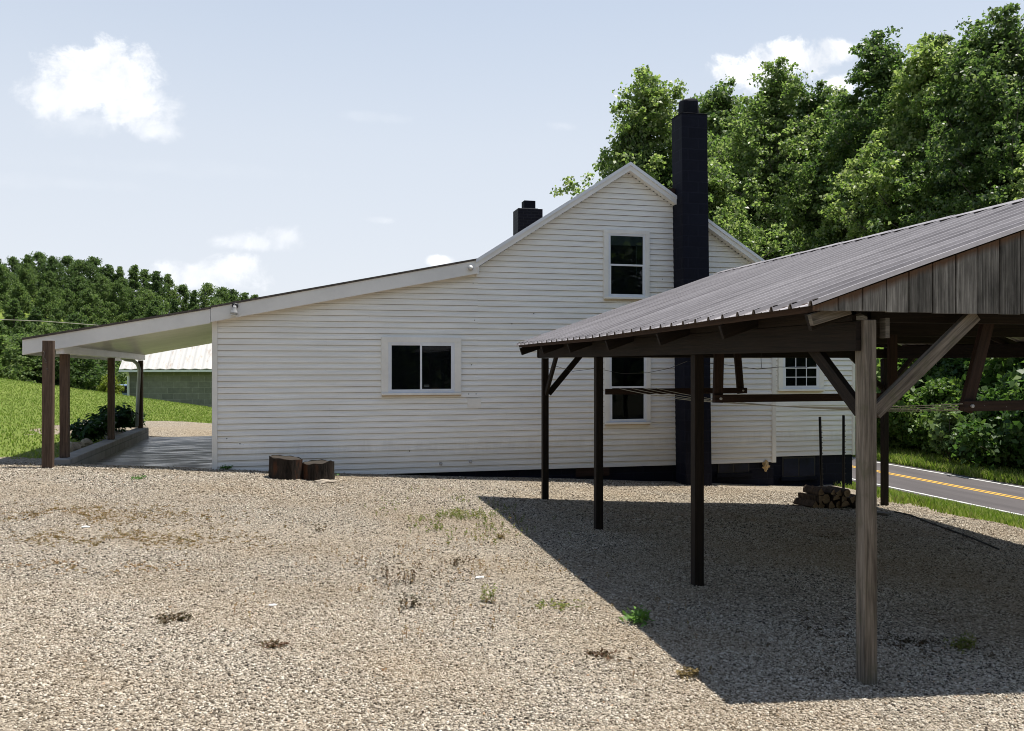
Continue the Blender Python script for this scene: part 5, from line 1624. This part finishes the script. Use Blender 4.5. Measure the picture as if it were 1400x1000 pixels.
sprig_patch('sparse_weeds', 190, (590, 790), (0.75, 0.9), 0.085, 0.022, 7, M['ochre'], 'scattered ochre and brown weeds in the middle of the gravel', 2)
sprig_patch('sparse_weeds', 90, (470, 718), (1.3, 0.7), 0.06, 0.020, 6, M['ochre'], 'scattered dry weeds in the gravel below the log rounds', 3)
sprig_patch('sparse_weeds', 90, (735, 800), (0.6, 0.9), 0.06, 0.020, 6, M['ochre'], 'scattered weeds along the edge of the carport shadow', 6)
sprig_patch('dry_grass_patch', 480, (125, 706), (0.75, 0.32), 0.05, 0.022, 8, M['ochre'], 'flattened straw coloured growth near the timber post', 4, 1.0)
sprig_patch('dry_grass_patch', 400, (180, 738), (0.65, 0.24), 0.05, 0.022, 8, M['ochre'], 'flattened straw coloured growth at the left of the yard', 5, 1.0)
sprig_patch('dry_grass_patch', 160, (160, 775), (0.4, 0.12), 0.04, 0.020, 7, M['ochre'], 'small brown patch of dry growth lower at the left of the yard', 7, 1.0)
sprig_patch('dry_grass_patch', 260, (1215, 870), (0.5, 0.35), 0.04, 0.020, 7, M['deadweed'], 'dark dead growth on the shaded gravel right of the nearest post', 8, 1.0)
tuft(237, 848, 130, 0.055, 0.07, M['deadweed'], 'dark flattened weed tuft at lower left of the gravel', 0.005, 1.6)
tuft(373, 885, 90, 0.035, 0.05, M['deadweed'], 'small dead brown tuft near the bottom of the gravel', 0.007, 1.4)
tuft(622, 775, 80, 0.10, 0.09, M['deadweed'], 'reddish brown dead weed below the green weed patch', 0.006, 1.2)
tuft(558, 832, 60, 0.08, 0.045, M['deadweed'], 'upright brown weed left of the white scrap', 0.005, 0.8)
tuft(560, 800, 75, 0.14, 0.10, M['deadweed'], 'thin group of upright stalks in the middle of the gravel', 0.004, 0.5)
tuft(666, 826, 60, 0.11, 0.04, M['weed'], 'upright yellow green weed below the white scrap', 0.005, 0.6)
tuft(758, 833, 110, 0.06, 0.09, M['weed'], 'flat green weed beside the carport shadow edge', 0.005, 1.5)
tuft(683, 740, 60, 0.06, 0.06, M['dry'], 'straw tuft between the green weed patch and the shadow', 0.005, 1.1)
tuft(826, 899, 100, 0.05, 0.08, M['deadweed'], 'brown dead tuft near the bottom of the shadow edge', 0.005, 1.6)
tuft(945, 927, 90, 0.08, 0.06, M['dry'], 'straw coloured tuft where the shadow edge leaves the photo', 0.004, 1.2)
tuft(530, 790, 25, 0.13, 0.03, M['deadweed'], 'single dark dry stalk left of the middle stalks', 0.004, 0.5)
tuft(440, 728, 40, 0.10, 0.10, M['deadweed'], 'row of small dry stalks below the log rounds', 0.004, 0.5)
tuft(1240, 880, 90, 0.05, 0.12, M['deadweed'], 'dark weed tuft in the shade right of the nearest post', 0.005, 1.5)
tuft(1320, 890, 140, 0.07, 0.08, M['weed'], 'green weed in the shade at the lower right corner', 0.006, 1.0)
tuft(1130, 735, 90, 0.04, 0.16, M['deadweed'], 'flat dead weed in the shade under the carport', 0.006, 1.5)

def rosette(px, py, n, leaf, hgt, spr, label, mat='weed'):
    rng = np.random.default_rng(int(px)); c = onground(px, py)
    t = thing('leafy_weed', c, label, 'weed')
    pts = rng.normal(size=(n, 3)) * np.array([spr, spr, hgt * 0.35]); pts[:, 2] = np.abs(pts[:, 2]) + 0.02
    nor = rng.normal(size=(n, 3)) * 0.5; nor[:, 2] += 0.9; nor /= np.linalg.norm(nor, axis=1, keepdims=True)
    v, q = leaf_quads(pts, nor, leaf, rng, 0.5); np_mesh('leaves', v, q, M[mat], t)
    m = MB()
    for k in range(7): m.tube([c, c + Vector((rng.normal() * spr, rng.normal() * spr, hgt * 0.8))], [0.004, 0.002], 5)
    m.build('stems', M[mat], t)
    return t
M['freshleaf'] = mat_leaf('fresh_weed_leaf', [(0.07, 0.17, 0.03), (0.10, 0.23, 0.04), (0.14, 0.27, 0.06)], 0.35)
rosette(875, 855, 130, 0.045, 0.12, 0.045, 'bright green leafy weed just inside the carport shadow edge', 'freshleaf')
rosette(309, 643, 50, 0.06, 0.08, 0.05, 'small green weed at the left corner of the house', 'freshleaf')
rosette(188, 657, 30, 0.05, 0.05, 0.05, 'tiny green weed on the gravel in front of the porch', 'freshleaf')
rosette(452, 652, 30, 0.06, 0.07, 0.05, 'small green weed right of the log rounds', 'freshleaf')
for px, py, s, lb in ((656, 793, 0.035, 'white scrap lying in the middle of the gravel'), (373, 828, 0.026, 'small white chip lying on the lower left gravel'), (117, 722, 0.035, 'white stone among the straw at the left of the yard')):
    c = onground(px, py)
    tag(lump('white_chip', c + Vector((0, 0, 0.008)), s, (1.2, 0.7, 0.35), M['whitestone'], None, px, 2, 0.25), lb, 'stone')

# ------------------------------------------------------------------ light, sky, camera
sd = Vector((0.625, 0.13, 2.275)).normalized()
sun = bpy.data.lights.new('sun', 'SUN'); sun.energy = 5.0; sun.angle = math.radians(0.55); sun.color = (1.0, 0.955, 0.88)
so = bpy.data.objects.new('sun', sun); C.objects.link(so); so.location = (20, 12, 60)
so.rotation_euler = (-sd).to_track_quat('-Z', 'Y').to_euler()

w = bpy.data.worlds.new('World'); SC.world = w; w.use_nodes = True
nt = NT(w.node_tree); bg = w.node_tree.nodes['Background']
sky = nt.new('ShaderNodeTexSky', sky_type='NISHITA')
sky.sun_disc = False; sky.sun_elevation = math.asin(sd.z); sky.sun_rotation = math.atan2(sd.x, sd.y)
sky.air_density = 1.0; sky.dust_density = 0.6; sky.ozone_density = 1.2; sky.altitude = 200
tc = nt.new('ShaderNodeTexCoord'); sp = nt.new('ShaderNodeSeparateXYZ'); nt.link(tc.outputs['Generated'], sp.inputs[0])
# cumulus placed by compass direction: s = x/y, t = z/y in front of the house
ymax = nt.math('MAXIMUM', sp.outputs['Y'], 0.05)
s_ = nt.math('DIVIDE', sp.outputs['X'], ymax); t_ = nt.math('DIVIDE', sp.outputs['Z'], ymax)
st = nt.new('ShaderNodeCombineXYZ'); nt.link(s_, st.inputs[0]); nt.link(t_, st.inputs[1])
n1 = nt.noise(st.outputs[0], 15, 10, 0.66, 0.25); n2 = nt.noise(st.outputs[0], 60, 6, 0.6)
def st_of(px, py):
    d = ray(px, py); return d[0] / d[1], d[2] / d[1]
total = None
for cx_, cy_, ex, ey, gain, soft in ((142, 108, 86, 56, 1.0, 0.6), (95, 136, 74, 36, 0.95, 0.8), (180, 145, 66, 40, 0.85, 0.8), (212, 180, 42, 18, 0.6, 0.9), (110, 165, 70, 26, 0.25, 1.0),
                                     (298, 380, 80, 24, 0.85, 0.8), (325, 366, 44, 24, 0.85, 0.8), (345, 332, 64, 14, 0.5, 0.9), (388, 322, 34, 16, 0.6, 0.9),
                                     (1080, 78, 60, 30, 1.1, 0.6), (1030, 100, 54, 28, 1.1, 0.6), (1152, 66, 34, 16, 1.0, 0.7), (1150, 118, 26, 16, 1.0, 0.6),
                                     (604, 357, 22, 8, 0.8, 0.6), (508, 160, 60, 9, 0.12, 1.0), (770, 172, 24, 8, 0.16, 1.0), (517, 301, 26, 5, 0.22, 1.0), (60, 250, 180, 12, 0.06, 1.0), (250, 230, 200, 14, 0.05, 1)):
    cs, ct = st_of(cx_, cy_); s2, _ = st_of(cx_ + ex, cy_); _, t2 = st_of(cx_, cy_ - ey)
    dx = nt.math('DIVIDE', nt.math('SUBTRACT', s_, cs), abs(s2 - cs)); dy = nt.math('DIVIDE', nt.math('SUBTRACT', t_, ct), abs(t2 - ct))
    r = nt.math('SQRT', nt.math('ADD', nt.math('POWER', dx, 2.0), nt.math('POWER', dy, 2.0)))
    e = nt.math('ADD', nt.math('SUBTRACT', 1.0, r), nt.math('MULTIPLY', nt.math('SUBTRACT', n1, 0.44), 2.7))
    mr = nt.new('ShaderNodeMapRange', interpolation_type='SMOOTHSTEP'); nt.link(e, mr.inputs[0])
    mr.inputs[1].default_value = 0.05; mr.inputs[2].default_value = soft; mr.inputs[4].default_value = gain
    total = mr.outputs[0] if total is None else nt.math('MAXIMUM', total, mr.outputs[0])
total = nt.math('MINIMUM', total, 1.0)
front = nt.math('GREATER_THAN', sp.outputs['Y'], 0.06)
total = nt.math('MULTIPLY', total, front)
cb = nt.ramp(nt.noise(nt.mapping(st.outputs[0], (1, 1, 1), (0.02, -0.035, 0)), 17, 8, 0.6, 0.35), [(0.38, (8.6, 8.65, 8.75)), (0.62, (6.0, 6.3, 6.8))])
# thin high haze veiling the blue
vf = nt.ramp(sp.outputs['Z'], [(0.0, 0.97), (0.25, 0.92), (0.42, 0.75), (0.70, 0.0)])
vc = nt.ramp(sp.outputs['Z'], [(0.0, (5.85, 6.1, 6.5)), (0.4, (4.75, 5.3, 6.1))])
veil = nt.mix(vf, sky.outputs[0], vc)
col = nt.mix(total, veil, cb)
nt.link(col, bg.inputs['Color']); bg.inputs['Strength'].default_value = 0.095

cam = bpy.data.cameras.new('camera'); co_ = bpy.data.objects.new('camera', cam); C.objects.link(co_)
cam.lens = F / 1400 * 36; cam.sensor_width = 36; cam.clip_start = 0.05; cam.clip_end = 3000
cam.shift_y = -(500 - CY) / 1400
co_.location = (0, 0, EYE); co_.rotation_euler = (math.radians(90), 0, -math.atan2(SI, CO))
SC.camera = co_
SC.view_settings.view_transform = 'Standard'; SC.view_settings.look = 'None'
SC.view_settings.exposure = 0.60; SC.view_settings.gamma = 1.0
SC.cycles.filter_width = 1.0; SC.cycles.use_denoising = True
SC.cycles.max_bounces = 8; SC.cycles.transparent_max_bounces = 12
